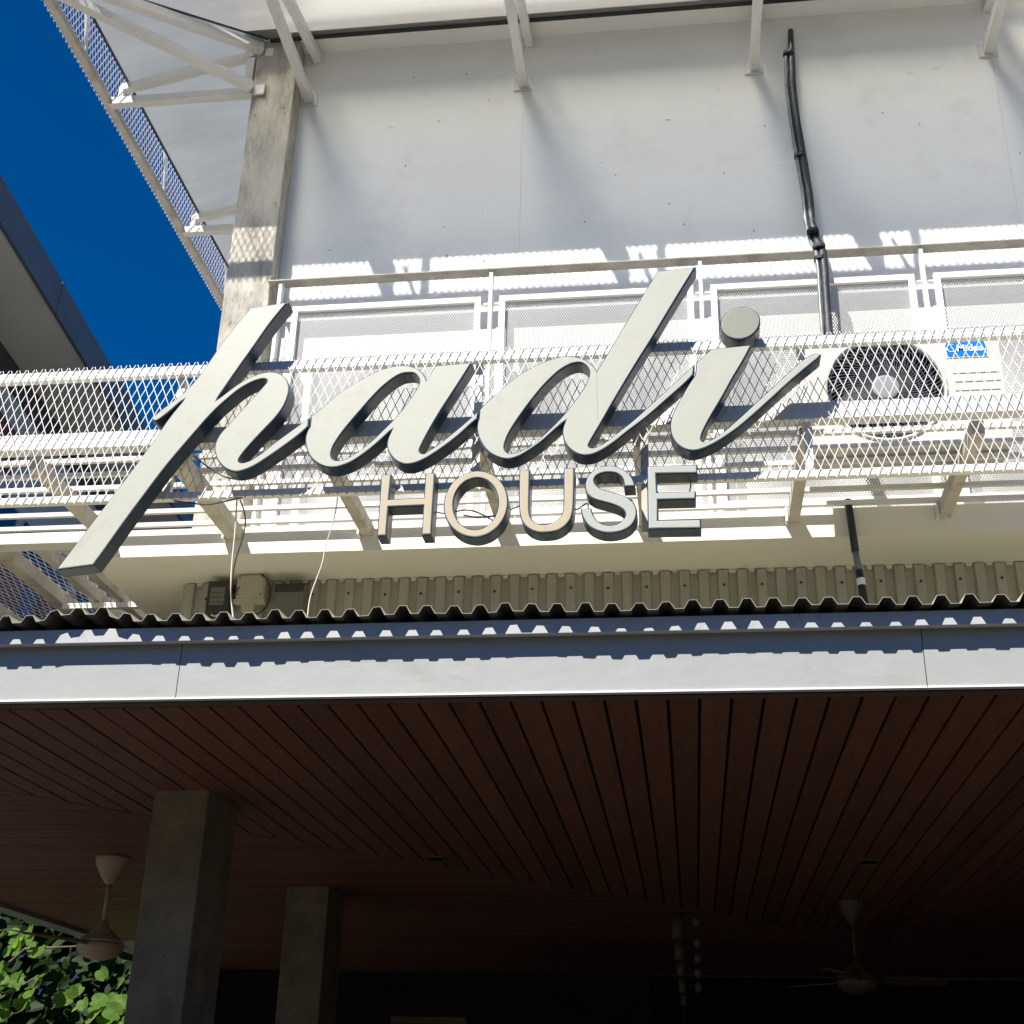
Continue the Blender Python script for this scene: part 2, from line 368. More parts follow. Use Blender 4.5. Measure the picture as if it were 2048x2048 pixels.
# outlines of the sign letters in the sign plane (x, z), third value marks a corner
LET = {
'p':[[(-1.71,3.032,1),(-1.551,3.051,1),(-1.614,2.953),(-1.675,2.838),(-1.736,2.724),(-1.799,2.602,1),(-1.76,2.637),(-1.717,2.673),(-1.669,2.701),(-1.628,2.716),(-1.589,2.72),(-1.554,2.71),(-1.526,2.687),(-1.51,2.657),(-1.505,2.626),(-1.51,2.589),(-1.523,2.549),(-1.55,2.504),(-1.591,2.452),(-1.635,2.395),(-1.664,2.353),(-1.677,2.326),(-1.673,2.316),(-1.655,2.315),(-1.627,2.326),(-1.589,2.354),(-1.543,2.396),(-1.497,2.434),(-1.459,2.465),(-1.412,2.504,1),(-1.412,2.461,1),(-1.439,2.432),(-1.481,2.395),(-1.527,2.358),(-1.577,2.32),(-1.616,2.294),(-1.655,2.278),(-1.688,2.273),(-1.718,2.283),(-1.746,2.304),(-1.77,2.337),(-1.783,2.374),(-1.782,2.41),(-1.769,2.445),(-1.747,2.476),(-1.72,2.512),(-1.694,2.547),(-1.665,2.587),(-1.635,2.628),(-1.613,2.658),(-1.603,2.676),(-1.614,2.685),(-1.637,2.683),(-1.674,2.668),(-1.714,2.641),(-1.752,2.605),(-1.79,2.565),(-1.827,2.519),(-1.863,2.467),(-1.925,2.377),(-1.978,2.295),(-2.045,2.179),(-2.111,2.062),(-2.159,1.972),(-2.2,1.898,1),(-2.349,1.882,1),(-2.238,2.075),(-2.123,2.276),(-2.032,2.442),(-1.992,2.522),(-1.939,2.607,1),(-1.96,2.586),(-1.982,2.562),(-2.013,2.533),(-2.04,2.514),(-2.057,2.518),(-2.061,2.53),(-2.047,2.547),(-2.022,2.571),(-1.98,2.608),(-1.938,2.648),(-1.901,2.699),(-1.873,2.748),(-1.845,2.803),(-1.81,2.873),(-1.755,2.963)]],
'a':[[(-1.407,2.507,1),(-1.37,2.541),(-1.324,2.588),(-1.277,2.628),(-1.221,2.663),(-1.165,2.695),(-1.111,2.715),(-1.066,2.722),(-1.028,2.717),(-0.9985,2.706),(-0.9746,2.686),(-0.9589,2.664),(-0.9532,2.65,1),(-0.922,2.713,1),(-0.7737,2.72,1),(-0.8063,2.658),(-0.8481,2.581),(-0.8896,2.505),(-0.9265,2.429),(-0.9554,2.362),(-0.963,2.338),(-0.9595,2.327),(-0.9453,2.324),(-0.9259,2.337),(-0.8871,2.366),(-0.8445,2.403),(-0.798,2.446),(-0.7591,2.485),(-0.7412,2.503,1),(-0.7439,2.465,1),(-0.7657,2.445),(-0.8082,2.401),(-0.8547,2.36),(-0.9051,2.322),(-0.9439,2.297),(-0.9832,2.281),(-1.019,2.278),(-1.052,2.293),(-1.078,2.321),(-1.093,2.355),(-1.093,2.391),(-1.079,2.431,1),(-1.111,2.396),(-1.15,2.357),(-1.188,2.325),(-1.227,2.298),(-1.266,2.282),(-1.298,2.276),(-1.335,2.282),(-1.37,2.302),(-1.397,2.332),(-1.415,2.373),(-1.421,2.41),(-1.417,2.44),(-1.407,2.46,1)],
  [(-0.9827,2.644),(-0.9899,2.663),(-1.005,2.679),(-1.026,2.683),(-1.055,2.68),(-1.087,2.661),(-1.127,2.625),(-1.165,2.58),(-1.203,2.529),(-1.24,2.478),(-1.277,2.422),(-1.302,2.373),(-1.31,2.342),(-1.306,2.319),(-1.291,2.309),(-1.264,2.309),(-1.233,2.325),(-1.198,2.35),(-1.152,2.391),(-1.114,2.433),(-1.076,2.477),(-1.038,2.53),(-1.004,2.587),(-0.9857,2.623)]],
'd':[[(-0.7388,2.506,1),(-0.7007,2.549),(-0.6516,2.599),(-0.592,2.651),(-0.5268,2.691),(-0.4663,2.717),(-0.4157,2.729),(-0.3753,2.725),(-0.3399,2.713),(-0.3098,2.691),(-0.2923,2.67),(-0.2848,2.656,1),(-0.0433,3.105,1),(0.1104,3.115,1),(0.0163,2.946),(-0.0628,2.801),(-0.1402,2.665),(-0.2162,2.525),(-0.276,2.41),(-0.3129,2.34),(-0.3154,2.326),(-0.3008,2.321),(-0.2667,2.335),(-0.2079,2.382),(-0.1488,2.432),(-0.0793,2.499),(-0.0192,2.558),(0.0312,2.608),(0.0896,2.668,1),(0.083,2.617,1),(0.0499,2.58),(-0.0204,2.513),(-0.095,2.443),(-0.169,2.383),(-0.2181,2.341),(-0.2668,2.307),(-0.3057,2.29),(-0.3446,2.289),(-0.3787,2.307),(-0.4058,2.341),(-0.4173,2.383),(-0.4146,2.416),(-0.4064,2.439,1),(-0.4431,2.404),(-0.4919,2.356),(-0.5405,2.319),(-0.5843,2.293),(-0.6235,2.284),(-0.6632,2.294),(-0.7037,2.323),(-0.7326,2.369),(-0.7457,2.414),(-0.7452,2.446),(-0.7404,2.465,1)],
  [(-0.3149,2.645),(-0.3224,2.671),(-0.3424,2.69),(-0.3651,2.694),(-0.3953,2.685),(-0.4354,2.657),(-0.4852,2.604),(-0.5344,2.538),(-0.583,2.463),(-0.6189,2.397),(-0.635,2.348),(-0.6334,2.323),(-0.6167,2.31),(-0.5897,2.313),(-0.5409,2.338),(-0.4922,2.381),(-0.4434,2.432),(-0.3992,2.486),(-0.3597,2.544),(-0.3274,2.599)]],
'i':[[(0.0957,2.673,1),(0.155,2.731,1),(0.3106,2.741,1),(0.2737,2.669),(0.2311,2.594),(0.1888,2.514),(0.1472,2.441),(0.1139,2.376),(0.1032,2.345),(0.1046,2.332),(0.1198,2.329),(0.1431,2.339),(0.1902,2.372),(0.246,2.423),(0.3024,2.478),(0.3591,2.533),(0.4162,2.589),(0.4654,2.636),(0.5062,2.671),(0.5383,2.688),(0.5631,2.685,1),(0.5636,2.676),(0.5397,2.654),(0.4865,2.608),(0.4295,2.556),(0.3725,2.501),(0.3079,2.44),(0.2441,2.383),(0.1889,2.342),(0.142,2.313),(0.1033,2.296),(0.0726,2.29),(0.0386,2.298),(0.0087,2.324),(-0.0075,2.359),(-0.0122,2.399),(-0.0053,2.439),(0.0134,2.483),(0.0382,2.531),(0.0631,2.577),(0.0886,2.616,1)]],
'dot':[[(0.3465,2.839),(0.3466,2.856),(0.3429,2.872),(0.3355,2.886),(0.3248,2.899),(0.3113,2.908),(0.2958,2.914),(0.2789,2.916),(0.2616,2.914),(0.2448,2.909),(0.2292,2.9),(0.2158,2.888),(0.2051,2.873),(0.1977,2.857),(0.194,2.841),(0.1941,2.824),(0.1981,2.808),(0.2056,2.794),(0.2164,2.782),(0.2299,2.773),(0.2453,2.767),(0.262,2.765),(0.2791,2.767),(0.2957,2.772),(0.3111,2.781),(0.3245,2.793),(0.3352,2.807),(0.3427,2.823)]],
'H':[[(-1.108,2.24,1),(-1.067,2.24,1),(-1.07,2.135,1),(-0.9383,2.136,1),(-0.9369,2.239,1),(-0.8986,2.238,1),(-0.901,1.982,1),(-0.9385,1.982,1),(-0.9388,2.102,1),(-1.07,2.101,1),(-1.071,1.983,1),(-1.107,1.983,1)]],
'O':[[(-0.6165,2.098),(-0.6174,2.119),(-0.6213,2.14),(-0.6281,2.161),(-0.6376,2.18),(-0.6497,2.197),(-0.664,2.212),(-0.6802,2.224),(-0.6979,2.233),(-0.7166,2.239),(-0.7359,2.242),(-0.7553,2.241),(-0.7743,2.236),(-0.7924,2.229),(-0.8091,2.218),(-0.8241,2.204),(-0.8368,2.188),(-0.8472,2.169),(-0.8547,2.149),(-0.8594,2.128),(-0.8611,2.107),(-0.8597,2.085),(-0.8554,2.063),(-0.8482,2.043),(-0.8383,2.025),(-0.8261,2.008),(-0.8117,1.994),(-0.7956,1.982),(-0.7781,1.973),(-0.7597,1.968),(-0.7408,1.965),(-0.7219,1.966),(-0.7034,1.971),(-0.6857,1.978),(-0.6693,1.989),(-0.6546,2.002),(-0.6418,2.018),(-0.6315,2.036),(-0.6237,2.055),(-0.6186,2.076)],
  [(-0.6552,2.099),(-0.656,2.116),(-0.6588,2.132),(-0.6636,2.148),(-0.6702,2.162),(-0.6786,2.175),(-0.6885,2.186),(-0.6996,2.196),(-0.7118,2.202),(-0.7246,2.207),(-0.7378,2.209),(-0.751,2.208),(-0.764,2.204),(-0.7763,2.199),(-0.7876,2.19),(-0.7978,2.18),(-0.8064,2.167),(-0.8134,2.153),(-0.8185,2.138),(-0.8216,2.122),(-0.8227,2.105),(-0.8217,2.089),(-0.8186,2.073),(-0.8136,2.057),(-0.8068,2.043),(-0.7983,2.03),(-0.7884,2.019),(-0.7773,2.011),(-0.7653,2.004),(-0.7526,2),(-0.7397,1.998),(-0.7267,1.999),(-0.714,2.002),(-0.7019,2.008),(-0.6907,2.016),(-0.6807,2.026),(-0.672,2.038),(-0.665,2.052),(-0.6598,2.067),(-0.6565,2.083)]],
'U':[[(-0.5787,2.238,1),(-0.5374,2.238,1),(-0.5376,2.174),(-0.5376,2.102),(-0.5371,2.073),(-0.5324,2.044),(-0.5173,2.022),(-0.4976,2.012),(-0.4684,2.012),(-0.4425,2.021),(-0.4216,2.042),(-0.4136,2.065),(-0.4119,2.097),(-0.412,2.17),(-0.4122,2.24,1),(-0.3703,2.24,1),(-0.3707,2.168),(-0.3721,2.096),(-0.3746,2.06),(-0.3826,2.028),(-0.4034,2),(-0.4324,1.982),(-0.4679,1.976),(-0.5036,1.977),(-0.5363,1.991),(-0.5613,2.018),(-0.5735,2.056),(-0.5778,2.103),(-0.5787,2.176)]],
'S':[[(-0.1876,2.152,1),(-0.1455,2.152,1),(-0.1501,2.174),(-0.1626,2.2),(-0.1851,2.223),(-0.2111,2.238),(-0.2372,2.244),(-0.27,2.241),(-0.2996,2.227),(-0.3193,2.206),(-0.3308,2.177),(-0.3318,2.152),(-0.3243,2.128),(-0.3064,2.109),(-0.2837,2.098),(-0.2579,2.09),(-0.2257,2.078),(-0.2,2.064),(-0.1873,2.05),(-0.1849,2.035),(-0.1957,2.018),(-0.2135,2.004),(-0.2392,2),(-0.2648,2.004),(-0.2873,2.021),(-0.3017,2.046),(-0.3081,2.071,1),(-0.3486,2.07,1),(-0.3437,2.044),(-0.3324,2.016),(-0.3131,1.992),(-0.2843,1.975),(-0.2523,1.967),(-0.2203,1.968),(-0.1883,1.976),(-0.1593,1.996),(-0.1444,2.023),(-0.1408,2.051),(-0.1483,2.08),(-0.1641,2.1),(-0.1897,2.118),(-0.2187,2.129),(-0.2478,2.139),(-0.2737,2.15),(-0.29,2.165),(-0.2958,2.181),(-0.2898,2.198),(-0.2702,2.21),(-0.2407,2.213),(-0.2146,2.207),(-0.1953,2.19),(-0.189,2.172)]],
'E':[[(-0.1019,2.236,1),(0.0841,2.234,1),(0.0834,2.197,1),(-0.067,2.2,1),(-0.0654,2.126,1),(0.0755,2.126,1),(0.0733,2.092,1),(-0.063,2.093,1),(-0.0649,2.014,1),(0.0888,2.012,1),(0.089,1.975,1),(-0.1038,1.978,1)]],
}
# ------------------------------------------------------------------ ground
g = MB().add([(-150, -150, -1.6), (150, -150, -1.6), (150, 150, -1.6), (-150, 150, -1.6)], [(0, 1, 2, 3)]).build('ground', M['ground'])
tag(g, 'dark paved ground in front of the building', 'ground', kind='structure')
# green slope added behind the viewer, unseen, to block low sky light
hr = random.Random(5)
NX, NY = 60, 14
hv = []; hf = []
for j in range(NY):
    for i in range(NX):
        x = -75 + 150 * i / (NX - 1)
        r = j / (NY - 1)
        y = -13 - 16 * r + hr.uniform(-.8, .8)
        z = -1.6 + 10 * r ** 0.7 + (hr.uniform(-1.0, 1.0) if j else 0)
        hv.append((x + hr.uniform(-.8, .8), y, z))
for j in range(NY - 1):
    for i in range(NX - 1):
        a = j * NX + i
        hf.append((a, a + 1, a + NX + 1, a + NX))
hs = MB().add(hv, hf).build('hillside', M['hill'], smooth=True)
tag(hs, 'wooded slope across the street', 'hillside', kind='structure')

# ------------------------------------------------------------------ the restaurant building
RX = 4.2
bld = thing('restaurant_building', 'white two-storey restaurant building with concrete columns and brown plank soffit', 'building', (0, 5.6, -1.6))
wall = MB().box(-2.06, -0.7706, 5.62, 5.80, 2.475, 6.3).build('wall_panel', M['plaster'], bld)
MB().box(-0.7694, 1.7494, 5.62, 5.80, 2.475, 6.3).build('wall_panel', M['plaster'], bld)
MB().box(1.7506, RX, 5.62, 5.80, 2.475, 6.3).build('wall_panel', M['plaster'], bld)
MB().box(-2.06, RX, 5.81, 5.90, 2.475, 6.3).box(-2.20, -2.06, 5.9, 14, 2.475, 6.3).box(RX, RX + .1, 5.62, 14, 2.475, 6.3).build('backing_wall', M['plaster'], bld)
MB().box(-2.3, RX, 5.9, 14, 6.3, 6.4).build('roof_slab', M['concrete'], bld)
MB().box(-2.71, RX, 5.32, 14, 2.34, 2.475).build('edge_slab', M['slab_paint'], bld)
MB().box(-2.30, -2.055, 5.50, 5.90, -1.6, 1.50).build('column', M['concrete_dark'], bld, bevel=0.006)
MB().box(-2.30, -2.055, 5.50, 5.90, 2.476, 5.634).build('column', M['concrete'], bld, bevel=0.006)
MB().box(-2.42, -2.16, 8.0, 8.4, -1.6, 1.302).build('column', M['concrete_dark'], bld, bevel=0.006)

nr = random.Random(21); mb = MB()
for _ in range(26):
    nx, nz = nr.uniform(-1.9, 2.1), nr.uniform(4.1, 5.5)
    mb.tube([(nx, 5.6205, nz), (nx, 5.6165, nz)], nr.uniform(.002, .0045), 6)
mb.build('nail', M['box_label'], wall, kind='stuff')
mb = MB()
for _ in range(9):                      # rough filler patches
    nx, nz = nr.uniform(-1.9, 2.1), nr.uniform(4.6, 5.35); a0 = nr.uniform(0, 6)
    pts = [(nx + nr.uniform(.6, 1.2) * .022 * math.cos(q), 5.6188, nz + nr.uniform(.6, 1.2) * .013 * math.sin(q)) for q in [k * .7 + a0 * .01 for k in range(9)]]
    mb.add(pts + [(nx, 5.6165, nz)], [(k, (k + 1) % 9, 9) for k in range(9)])
mb.build('filler_patch', M['plaster'], wall, kind='stuff')
# corrugated wall cladding below the slab
def corrugate(x0, x1, per, top_w, base_w, jitter, rnd):
    """list of (x, h) knots with h 0 in the valley and 1 on the rib"""
    out = [(x0, 0.0)]
    x = x0 + per * 0.5
    while x < x1 - per * 0.5:
        xc = x + rnd.uniform(-jitter, jitter)
        out += [(xc - base_w / 2, 0.0), (xc - top_w / 2, 1.0), (xc + top_w / 2, 1.0), (xc + base_w / 2, 0.0)]
        x += per
    out.append((x1, 0.0))
    return out
rnd = random.Random(3)
kn = corrugate(-2.37, RX, 0.0872, 0.040, 0.054, 0.0012, rnd)
mb = MB()
vv = []; ff = []
for i, (x, h) in enumerate(kn):
    vv += [(x, 5.665 - 0.020 * h, 1.45), (x, 5.665 - 0.020 * h, 2.334)]
    if i:
        a = 2 * i
        ff.append((a - 2, a, a + 1, a - 1))
clad = mb.add(vv, ff).build('wall_cladding', M['clad_metal'], bld)
MB().box(-2.36, RX, 5.70, 5.80, 1.45, 2.336).build('inner_wall', M['slab_paint'], bld)
# painted scallops and shadow gap where cladding meets the slab, and screws
mb = MB(); n = 0
x = -2.37 + 0.0872 * 0.5
while x < 2.6:
    if n % 2 == 1:
        zz = 2.258 + rnd.uniform(-.006, .006)
        mb.lathe((x + rnd.uniform(-.004, .004), 5.641, zz), [(0.0, 0.0045), (0.0045, 0.0045), (0.0065, 0.0), (0.0045, -0.0045), (0.0, -0.0045)], 8)
    n += 1; x += 0.0872
tag(mb.build('screw', M['black'], clad), kind='stuff')
mb = MB()
x = -2.37 + 0.0872
while x < 2.6:
    w = 0.017 + rnd.uniform(-.003, .003); d = 0.010 + rnd.uniform(-.003, .006)
    mb.add([(x - w, 5.655, 2.339), (x + w, 5.655, 2.339), (x + w * .6, 5.648, 2.334 - d), (x - w * .6, 5.648, 2.334 - d)], [(0, 1, 2, 3)])
    x += 0.0872
tag(mb.build('sealant', M['slab_paint'], clad), kind='stuff')

# low roof in front: corrugated sheet, flashing, fascia
kn = corrugate(-4.78, RX, 0.0885, 0.024, 0.056, 0.0045, rnd)
ys = [4.090, 4.16, 4.26, 4.45, 4.8, 5.2, 5.66]
vv = []; ff = []
rib_h = {}
for i, (x, h) in enumerate(kn):
    key = (i - 1) // 4
    if key not in rib_h:
        rib_h[key] = 0.027 + rnd.uniform(-.004, .004)
    for j, y in enumerate(ys):
        bend = 0.030 * math.exp(-((x + 2.06) / 0.13) ** 4) * math.exp(-(y - 4.09) / 0.22)
        bend += 0.008 * math.exp(-((x + 0.55) / 0.10) ** 2) * math.exp(-(y - 4.09) / 0.12)
        wob = 0.0025 * math.sin(x * 5.1) + 0.0015 * math.sin(x * 13.7 + 1)
        vv.append((x, y + (0.003 * math.sin(x * 9) if j == 0 else 0), 1.556 + (y - 4.09) * 0.075 + h * rib_h[key] + bend + wob * math.exp(-(y - 4.09) / .4)))
    if i:
        for j in range(len(ys) - 1):
            a = i * len(ys) + j; b = a - len(ys)
            ff.append((b, a, a + 1, b + 1))
roof = MB().add(vv, ff).build('roof_sheet', M['roof_metal'], bld)
sm = roof.modifiers.new('thick', 'SOLIDIFY'); sm.thickness = 0.0016; sm.offset = 1; sm.material_offset = 1; sm.material_offset_rim = 0
roof.data.materials.clear(); roof.data.materials.append(M['roof_metal']); roof.data.materials.append(M['roof_under'])
if roof.data.polygons[0].normal.z < 0:
    roof.data.flip_normals()
MB().box(-4.70, RX, 4.135, 4.165, 1.497, 1.548).build('drip_flashing', M['flashing'], bld, bevel=0.002)
fx = [-4.72, -1.722, 0.778, RX]
for i in range(3):
    f = MB().box(fx[i] + .0015, fx[i + 1] - .0015, 4.181, 4.200, 1.308, 1.53).build('fascia_panel', M['fascia'], bld)
    MB().box(fx[i] + .0015, fx[i + 1] - .0015, 4.176, 4.203, 1.302, 1.3078).build('bottom_lip', M['white_clean'], f)
MB().box(-4.72, RX, 4.2005, 4.21, 1.30, 1.53).build('fascia_backing', M['black'], bld)
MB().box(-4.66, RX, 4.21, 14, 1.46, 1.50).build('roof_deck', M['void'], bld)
MB().box(-4.74, -4.60, 4.18, 14, 1.27, 1.52).build('side_fascia', M['flashing'], bld)
MB().box(-4.60, RX, 4.203, 4.272, 1.304, 1.32).build('edge_trim', M['trim_brown'], bld)

# plank soffit, mitred at the corner
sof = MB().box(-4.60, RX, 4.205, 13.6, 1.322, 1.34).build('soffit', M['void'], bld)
def ym(x): return 5.47 + 1.13 * (x + 3.0)
def xm(y): return -3.0 + (y - 5.47) / 1.13
per = 0.1055; gap = 0.0115
zt, zb = 1.316, 1.300
k = -24
while True:
    x0 = -2.052 + k * per + gap / 2; x1 = x0 + per - gap
    k += 1
    if x0 > 3.2:
        break
    if x0 < -4.55:
        continue
    ya, yb = min(ym(x0), 12.8), min(ym(x1), 12.8)
    if ya < 4.30:
        continue
    z0 = zb + rnd.uniform(-.0012, .0012)
    MB().hexa([(x0, 4.273, z0), (x1, 4.273, z0), (x1, yb - .01, z0), (x0, ya - .01, z0),
               (x0, 4.273, zt), (x1, 4.273, zt), (x1, yb - .01, zt), (x0, ya - .01, zt)]).build('plank', M['plank'], sof)
y = 4.30
while y < 12.7:
    y0, y1 = y, y + per - 0.008
    y += per
    xa, xb = min(xm(y0), 3.2), min(xm(y1), 3.2)
    if xa < -4.58:
        continue
    z0 = zb + rnd.uniform(-.001, .001)
    MB().hexa([(-4.595, y0, z0), (xa - .01, y0, z0), (xb - .01, y1, z0), (-4.595, y1, z0),
               (-4.595, y0, zt), (xa - .01, y0, zt), (xb - .01, y1, zt), (-4.595, y1, zt)]).build('plank', M['plank_side'], sof)
# dim room below
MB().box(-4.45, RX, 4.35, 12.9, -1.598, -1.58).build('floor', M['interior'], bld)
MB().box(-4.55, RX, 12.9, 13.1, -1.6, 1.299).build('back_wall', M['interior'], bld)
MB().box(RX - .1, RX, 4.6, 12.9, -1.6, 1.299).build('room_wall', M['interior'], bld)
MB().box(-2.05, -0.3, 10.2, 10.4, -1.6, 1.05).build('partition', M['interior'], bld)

# ------------------------------------------------------------------ steel canopy round the upper storey
can = thing('steel_canopy', 'white steel canopy with translucent sheets and mesh edge above the upper wall', 'canopy', (-2.2, 5.5, 5.26))
YE, XE = 4.627, -3.19
MB().box(XE, RX, YE, YE + .04, 5.28, 5.325).build('edge_beam', M['white_steel'], can)
MB().box(XE, XE + .04, YE + .04, 13, 5.28, 5.325).build('edge_beam', M['rusty_steel'], can)
for fx_ in (-2.0, -0.77, 0.5, 1.735, 2.97):
    MB().box(fx_ - .024, fx_ + .024, YE + .04, 5.62, 5.262, 5.310).build('lower_chord', M['white_steel'], can)
    MB().beam((fx_ + .028, YE + .10, 5.375), (fx_ + .028, 5.62, 5.585), .045, .05).build('upper_chord', M['white_steel'], can)
    MB().box(fx_ - .015, fx_ + .015, YE + .045, YE + .075, 5.31, 5.43).build('strut', M['white_steel'], can)
    MB().beam((fx_ + .165, YE + .02, 5.325), (fx_ + .165, YE + .02, 5.66), .03, .03, (0, 1, 0)).build('strut', M['white_steel'], can)
    MB().beam((fx_ + .12, YE + .02, 5.325), (fx_ + .055, YE + .02, 5.52), .02, .02, (0, 1, 0)).build('strut', M['white_steel'], can)
    MB().box(fx_ - .05, fx_ + .05, 5.612, 5.6195, 5.24, 5.33).build('wall_plate', M['white_steel'], can)
for fy in (5.53, 6.735, 7.95, 9.2, 10.4):
    MB().box(XE + .04, -2.302, fy - .024, fy + .024, 5.262, 5.310).build('lower_chord', M['white_steel'], can)
    MB().beam((XE + .10, fy, 5.385), (-2.302, fy, 5.572), .045, .045).build('upper_chord', M['white_steel'], can)
    MB().box(XE + .085, XE + .115, fy - .02, fy + .02, 5.31, 5.40).build('strut', M['white_steel'], can)
    MB().beam((XE + .02, fy - .32, 5.325), (XE + .02, fy - .42, 5.66), .03, .012, (1, 0, 0)).build('strut', M['white_steel'], can)
MB().box(-2.36, -2.31, 5.503, 5.558, 5.311, 5.53).build('strut', M['white_steel'], can)
# hip rafter
MB().beam((-2.30, 5.48, 5.286), (XE + .03, YE + .03, 5.286), .05, .05).build('hip_chord', M['white_steel'], can)
MB().beam((-2.27, 5.49, 5.572), (XE + .09, YE + .09, 5.385), .05, .055).build('hip_rafter', M['white_steel'], can)
MB().box(-2.285, -2.225, 5.485, 5.4985, 5.235, 5.30).build('wall_plate', M['white_clean'], can)
MB().box(-2.245, -2.20, 5.485, 5.4985, 5.52, 5.57).build('wall_plate', M['white_clean'], can)
# roof sheets: front bays then side bays, mitred on the hip
ZI, ZO = 5.620, 5.432
YI, YO = 5.47, YE + .125
XI, XO = -2.26, XE + .125
def sheet(pts, m):
    o = MB().add(pts, [(0, 1, 2, 3)]).build('roof_sheet', m, can)
    return o
hipi, hipo = -2.215, XO
xs = [hipi, -0.742, 0.528, 1.763, 2.998, RX]
for i in range(5):
    a0 = hipo + .012 if i == 0 else xs[i] + .003
    sheet([(xs[i] + .004, YI, ZI), (xs[i + 1] - .003, YI, ZI), (xs[i + 1] - .003, YO, ZO), (a0, YO, ZO)], M['sheet_front'])
ysb = [5.44, 6.735, 7.95, 9.2, 10.4, 12.9]
for i in range(5):
    a0 = YO + .012 if i == 0 else ysb[i] + .003
    sheet([(XI, ysb[i] + .003, ZI), (XI, ysb[i + 1] - .003, ZI), (XO, ysb[i + 1] - .003, ZO), (XO, a0, ZO)], M['sheet_side'])
MB().box(-2.22, RX, 5.40, 5.6195, 5.632, 5.65).build('wall_flashing', M['white_clean'], can)
MB().box(-2.36, -2.17, 5.34, 5.52, 5.635, 5.645).build('corner_plate', M['white_steel'], can)
MB().box(-2.22, RX, 5.462, 5.4845, 5.608, 5.619).build('seal_strip', M['black'], can)  # black strips paint the shadowed gap along the sheet joints
MB().beam((hipi - .012, YI - .01, ZI - .008), (hipo - .004, YO, ZO - .008), .012, .006).build('seal_strip', M['black'], can)
MB().box(XO - .004, XO + .008, YO, 12.9, ZO - .010, ZO - .0015).build('sheet_edge', M['black'], can)
MB().box(XO + .01, RX, YO - .004, YO + .008, ZO - .010, ZO - .0015).build('sheet_edge', M['black'], can)
mb = MB()
strands(mb, lambda u, v, w: (u, YE - .003 + w, v), XE - .01, RX, 5.262, 5.69, .037, .085, .0056, .0015)
mb.build('mesh_band', M['mesh_white'], can, kind='stuff')
mb = MB()
strands(mb, lambda u, v, w: (XE - .003 + w, u, v), YE - .01, 13.0, 5.262, 5.69, .037, .085, .0056, .0015)
mb.build('mesh_band', M['mesh_white'], can, kind='stuff')

# ------------------------------------------------------------------ balcony railing
rail = thing('balcony_railing', 'white steel balcony railing with fine mesh panels against the upper wall', 'railing', (0, 5.48, 2.475))
MB().box(-2.053, RX, 5.450, 5.520, 3.930, 3.936).build('handrail', M['rail_grey'], rail)
for px in (-1.985, -0.888, 0.156, 1.219, 2.28, 3.34):
    MB().box(px - .009, px + .009, 5.46, 5.50, 2.475, 3.93).build('post', M['white_steel'], rail)
    MB().box(px + .030, px + .048, 5.485, 5.50, 2.475, 3.60).build('post', M['white_steel'], rail)
    MB().box(px - .06, px + .06, 5.476, 5.484, 3.735, 3.743).build('tie_bar', M['white_clean'], rail)
for a, b in ((-1.905, -0.935), (-0.842, 0.118), (0.202, 1.172), (1.262, 2.232), (2.325, 3.295), (3.385, 4.18)):
    z0, z1 = 2.56, 3.768
    fr = MB()
    fr.box(a, a + .03, 5.455, 5.475, z0, z1).box(b - .03, b, 5.455, 5.475, z0, z1).box(a + .03, b - .03, 5.455, 5.475, z0, z0 + .03).box(a + .03, b - .03, 5.455, 5.475, z1 - .03, z1)
    fo = fr.build('mesh_panel', M['white_clean'], rail)
    mb = MB()
    strands(mb, lambda u, v, w: (u, 5.4785 + w, v), a + .025, b - .025, z0 + .02, z1 - .025, .0125, .0215, .0041, .001, .045, .0003)
    mb.build('fine_mesh', M['fine_mesh'], fo, kind='stuff')

# ------------------------------------------------------------------ walkway and mesh screen that carry the sign
wk = thing('steel_walkway', 'white steel walkway of thin slats and joists in front of the upper wall', 'walkway', (0, 4.9, 2.42))
LX = -4.4
MB().box(LX, RX, 4.495, 4.555, 2.47, 2.54).build('front_beam', M['white_steel'], wk)
for sy in (4.62, 4.748, 4.875, 5.0, 5.13, 5.27):
    MB().box(LX, RX, sy, sy + .02, 2.47, 2.490).build('slat', M['white_steel'], wk)
for jx in (-3.86, -3.24, -2.62, -2.01, -1.39, -0.765, -0.135, 0.505, 1.14, 1.76, 2.4):
    w = .034 if abs(jx + 2.01) < .05 else .024
    MB().box(jx - w, jx + w, 4.556, 5.319 if jx > -2.7 else 5.419, 2.41, 2.467).build('joist', M['rusty_steel'], wk)
    MB().box(jx - w - .012, jx - w - .003, 5.27, 5.318, 2.40, 2.467).build('joist_plate', M['white_steel'], wk)
# side arm of the walkway running back past the building
MB().box(LX, -2.72, 5.42, 5.51, 2.47, 2.525).build('cross_beam', M['white_steel'], wk)
for bx, w, z0 in ((-3.265, .05, 2.455), (-3.055, .026, 2.465), (-2.92, .026, 2.465), (-3.70, .05, 2.455), (-4.36, .05, 2.455), (-2.775, .03, 2.465)):
    MB().box(bx - w / 2 - .01, bx + w / 2 + .01, 5.511, 13, z0, 2.525).build('side_beam', M['rusty_steel'], wk)
for cy in (6.16, 7.4, 8.6):
    MB().box(-3.23, -2.73, cy, cy + .03, 2.425, 2.4545).build('cross_bar', M['white_steel'], wk)
mb = MB()
strands(mb, lambda u, v, w: (u, v, 2.528 - w), LX, -2.74, 5.43, 13.0, .034, .11, .0046, .0015)
mb.build('floor_mesh', M['mesh_white'], wk, kind='stuff')

